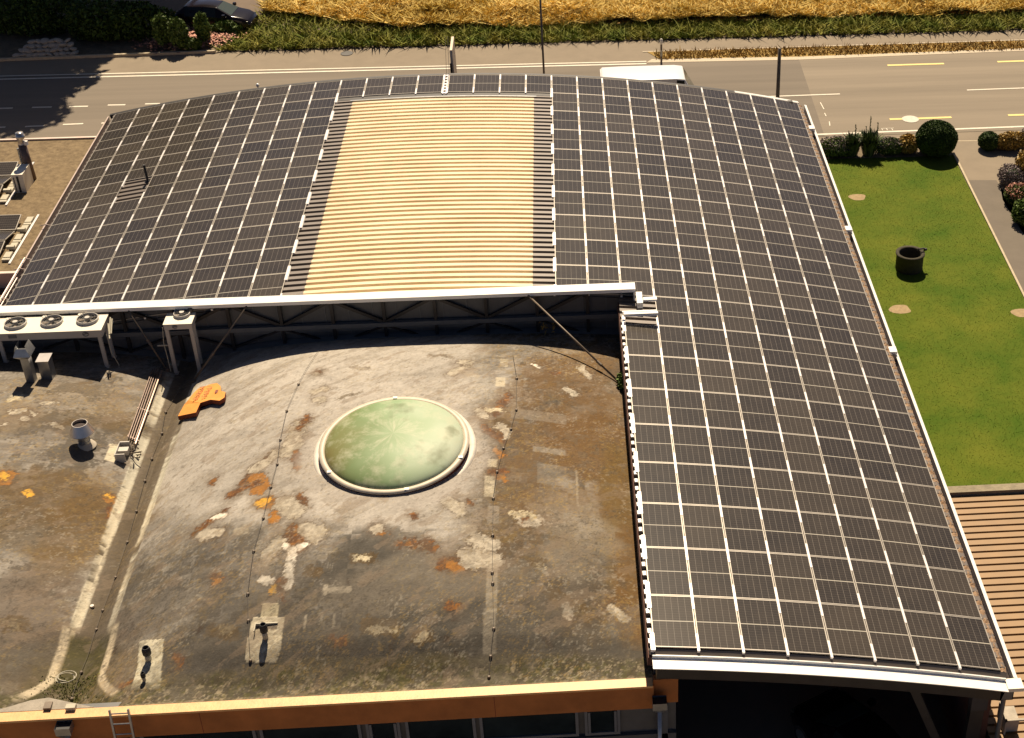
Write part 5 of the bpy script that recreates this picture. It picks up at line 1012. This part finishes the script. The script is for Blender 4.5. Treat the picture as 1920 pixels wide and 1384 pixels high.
pa = at(404, 30, ZG + .7); vehicle('parked_car', (pa[0], pa[1], ZG), math.radians(-8), 4.4, 1.8, 1.46, M['carb'], 'black car parked in the yard beyond the small conifers', 'car')
vehicle('delivery_van', (9.62, 43.1, ZG), math.radians(0), 5.2, 2.05, 2.5, M['vanw'], 'white van on the road half hidden by the far roof edge', 'van', 'van')
pb = at(1655, 1345, -4.6); vehicle('parked_car', (12.3, 1.2, ZG + .35), math.radians(118), 4.2, 1.75, 1.45, M['carb'], 'dark car with a red tail light in the shade under the wing', 'car')
# posts and poles
x, y = G(1240, 118); e = thing('marker_post', (x, y, ZG), 'slender brown and white marker post on the dry verge', 'post')
m = MB(); m.cyl((x, y, ZG), (x, y, ZG + 1.2), .055, n=10); m.build('shaft', M['rod'], e); m = MB(); m.cyl((x, y, ZG + .38), (x, y, ZG + .72), .062, n=10); m.build('reflector_band', M['plate'], e); m = MB(); m.lathe((x, y, ZG), [(.06, 1.05), (.085, 1.12), (.085, 1.3), (.04, 1.36), (0, 1.37)], 12); m.build('head', M['boxwhite'], e, True)
def pole(px, py, pz, top_py, r, label, name='pole', m_='steel', head=False):
    p = at(px, py, pz); h = 0
    for hh in np.arange(.2, 14, .02):
        d = MROT.T @ (np.array([p[0], p[1], pz + hh]) - CAM)
        if PY - FPX * d[1] / -d[2] < top_py: h = hh; break
    e = thing(name, (p[0], p[1], ZG), label, 'pole'); m = MB(); m.cyl((p[0], p[1], ZG), (p[0], p[1], pz + h), r, r * .8, 12); m.build('shaft', M[m_], e, True)
    m = MB(); m.cyl((p[0], p[1], ZG), (p[0], p[1], ZG + .3), r * 1.6, r * 1.5, 12); m.build('base', M[m_], e)
    if head: m = MB(); m.box((p[0] - .12, p[1] - .9, pz + h), (p[0] + .12, p[1] + .1, pz + h + .1)); m.build('lamp_head', M['galv'], e)
    return e
pole(1019.8, 136, -2.7, -30, .055, 'tall thin dark street pole behind the crown of the roof', 'street_pole', 'rod', True)
pole(1458, 183, -3.6, 91, .10, 'short thick dark post behind the right end of the roof', 'post', 'rod')
p = at(843, 136, -.6); e = thing('sign_pylon', (p[0], 36.5, ZG), 'narrow pale sign board seen edge on behind the roof crown', 'sign'); xx_ = aty_ = None
def aty(px, py, Y):
    d = MROT @ np.array([(px - PX) / FPX, -(py - PY) / FPX, -1.]); return CAM + d * (Y - CAM[1]) / d[1]
a = aty(846, 91, 36.2); b_ = aty(843, 126, 36.0)
m = MB(); m.box((a[0] - .06, 36.0, b_[2] - 3), (a[0] + .05, 37.6, a[2])); m.build('board', M['wood'], e); m = MB(); m.box((a[0] - .10, 35.97, ZG), (a[0] - .02, 36.05, a[2] - .6)); m.build('leg', M['steel'], e)
for k, pxx in enumerate((834.5, 839.5)):
    a2 = aty(pxx, 69, 34.2); b2 = aty(pxx + 2, 138, 34.2); m = MB(); m.cyl((b2[0], 34.2, b2[2] - .3), (a2[0], 34.2, a2[2]), .008, n=5); T(m.build('antenna_mast', M['galv']), f"hair thin antenna rod at the roof crown, {('left', 'right')[k]} of the two", 'antenna', 'antenna rods at the roof crown')
a = aty(483, 160, 35.0); m = MB(); m.cyl((a[0], 35.0, a[2] - .9), (a[0], 35.0, a[2] - .05), .03, n=8); m.lathe((a[0], 35, a[2]), [(.001, -.08), (.07, -.04), (.075, .02), (.04, .07), (.001, .08)], 12); T(m.build('roof_vent', M['cap']), 'tiny white knob post behind the left slope of the roof', 'vent')
# ================================================================= YARD CORNER, TREES
def conifer(px, py, h, rad, label, seed):
    x, y = G(px, py); e = thing('small_conifer', (x, y, ZG), label, 'conifer', 'small conifers by the parked car'); V, F = leafcloud((x, y, ZG + h * .55), (rad, rad, h * .5), 1500, .09, seed, .5); npmesh('crown', V, F, M['leafm'], e)
    m = MB(); m.cyl((x, y, ZG), (x, y, ZG + h * .9), .06, .02, 8); m.build('trunk', M['bark'], e)
conifer(310, 90, 1.9, .5, 'small conifer, leftmost of the row before the black car', 1); conifer(340, 93, 1.8, .55, 'small conifer, second from left before the black car', 2); conifer(385, 84, 1.8, .42, 'small conifer, third from left before the black car', 3)
bush('leafy_shrub', 424, 66, (.85, .5, .42), M['leafm'], 1800, .11, 'bright green shrub by the front wheel of the black car', 'shrub', seed=41)
bush('leafy_shrub', 362, 94, (.55, .4, .4), M['leafm'], 700, .09, 'low green shrub in the pink flower bed by the kerb', 'shrub', seed=42)
def flowers(px, py, rx, ry, n, label, seed):
    x, y = G(px, py); r = np.random.default_rng(seed); P2 = np.c_[r.normal(x, rx, n), r.normal(y, ry, n)]; s = .07; z = ZG + .12 + .25 * r.random(n); a = r.uniform(0, 6.28, n)
    V = np.stack([np.c_[P2[:, 0] + s * np.cos(a + k * 1.57), P2[:, 1] + s * np.sin(a + k * 1.57), z + .04 * (k % 2)] for k in range(4)], 1).reshape(-1, 3); T(npmesh('flower_bed', V, np.arange(4 * n).reshape(-1, 4), M['pink']), label, None, None, 'stuff')
flowers(365, 68, .5, .8, 900, 'pink flowers between the conifers and the kerb', 1); flowers(408, 76, .5, .5, 600, 'pink flowers beside the rough grass', 2); flowers(318, 90, .8, .4, 500, 'pale pink flowers at the shade edge', 3)
r = random.Random(4); stones = []
for row, (yy, n_) in enumerate(((0, 10), (1, 9), (2, 8), (3, 6))):
    for k in range(n_):
        px0 = 34 + row * 9 + k * (120 - row * 14) / n_ + r.uniform(-2, 2); py0 = 108 - row * 4.8 - k * .5; stones.append((px0, py0, row, k))
base = None
for (px0, py0, row, k) in stones:
    x, y = G(px0, py0 + row * 3.0); zz = ZG + .12 + row * .16; R_ = r.uniform(.16, .25)
    if base is None:
        m = MB(); m.lathe((0, 0, 0), [(.001, -.7)] + [(math.cos(t) * (1 + .1 * math.sin(5 * t)), .7 * math.sin(t)) for t in np.linspace(-1.2, 1.2, 7)] + [(.001, .7)], 9); base = m.build('wall_stone', M['stone'], None, False); o = base
    else: o = base.copy(); COL.objects.link(o)
    o.location = (x, y + row * .12, zz); o.scale = (R_ * 1.3, R_, R_ * .7); o.rotation_euler = (r.uniform(-.3, .3), r.uniform(-.3, .3), r.uniform(0, 6))
    T(o, f"grey stone in the shaded rubble heap, {ordn(k + 1)} from left in {('the bottom', 'the second', 'the third', 'the top')[row]} course", 'stone', 'stones of the shaded rubble heap')
def tree(x, y, tz, cen, rad, n, size, label, seed, trunk_h):
    e = thing('broadleaf_tree', (x, y, ZG), label, 'tree', 'trees shading the garden'); r = np.random.default_rng(seed); Vs = []; Fs = []; off = 0
    for k in range(60):
        d_ = r.normal(size=3); d_ /= np.linalg.norm(d_); c = np.array(cen) + d_ * np.array(rad) * r.uniform(.1, .95); rr = r.uniform(1.3, 2.5)
        V, F = leafcloud(c, (rr, rr, rr * .8), n // 60, size, seed * 100 + k, .3); Vs.append(V); Fs.append(F + off); off += len(V)
    npmesh('crown', np.concatenate(Vs), np.concatenate(Fs), M['leafd'], e); m = MB(); m.cyl((x, y, ZG), (cen[0], cen[1], cen[2] - rad[2] * .2), .38, .2, 12)
    for k in range(7):
        d_ = r.normal(size=3); d_ /= np.linalg.norm(d_); a = Vector((x, y, ZG)).lerp(Vector(cen), r.uniform(.5, .8)); m.cyl(a, Vector(cen) + Vector(d_ * np.array(rad) * .7), .14, .04, 8)
    m.build('trunk', M['bark'], e)
tree(-24, 68.0, 0, (-24.2, 64.2, 8.6), (8.0, 7.8, 4.8), 62000, .24, 'tall broadleaf tree at the yard corner shading the road', 1, 8)
tree(-19, 75, 0, (-21.3, 72, 8.0), (7.2, 6.5, 4.5), 70000, .22, 'tall broadleaf tree behind the yard shading the parked car', 2, 8)
tree(-33, 72, 0, (-31.5, 69, 8.5), (7, 7.5, 4.6), 60000, .22, 'tall broadleaf tree far left above the ribbed roof', 3, 8)
bush('hedge', 0, 0, (3.2, 1.3, 1.1), M['leafd'], 6000, .12, 'dark shaded hedge behind the kerb, left of the conifers', 'hedge', seed=44, pos=(-19.3, 56.2)); bush('hedge', 0, 0, (3.2, 1.6, 1.2), M['leafd'], 6000, .12, 'dark shaded hedge above the rubble heap', 'hedge', seed=45, pos=(-24.2, 57.6))
e = thing('garden_shed', (-27.5, 63, ZG), 'garden shed with a dark ribbed roof at the top left corner', 'shed'); m = MB(); 
for k in range(24): m.box((-30.5 + k * .2, 61.2, ZG + 1.9), (-30.42 + k * .2, 66, ZG + 2.0))
m.box((-30.6, 61.2, ZG + 1.8), (-25.8, 66, ZG + 1.899)); m.build('ribbed_roof', M['grey'], e); m = MB(); m.box((-30.4, 61.4, ZG), (-26, 65.8, ZG + 1.79)); m.build('wall', M['darkwall'], e)
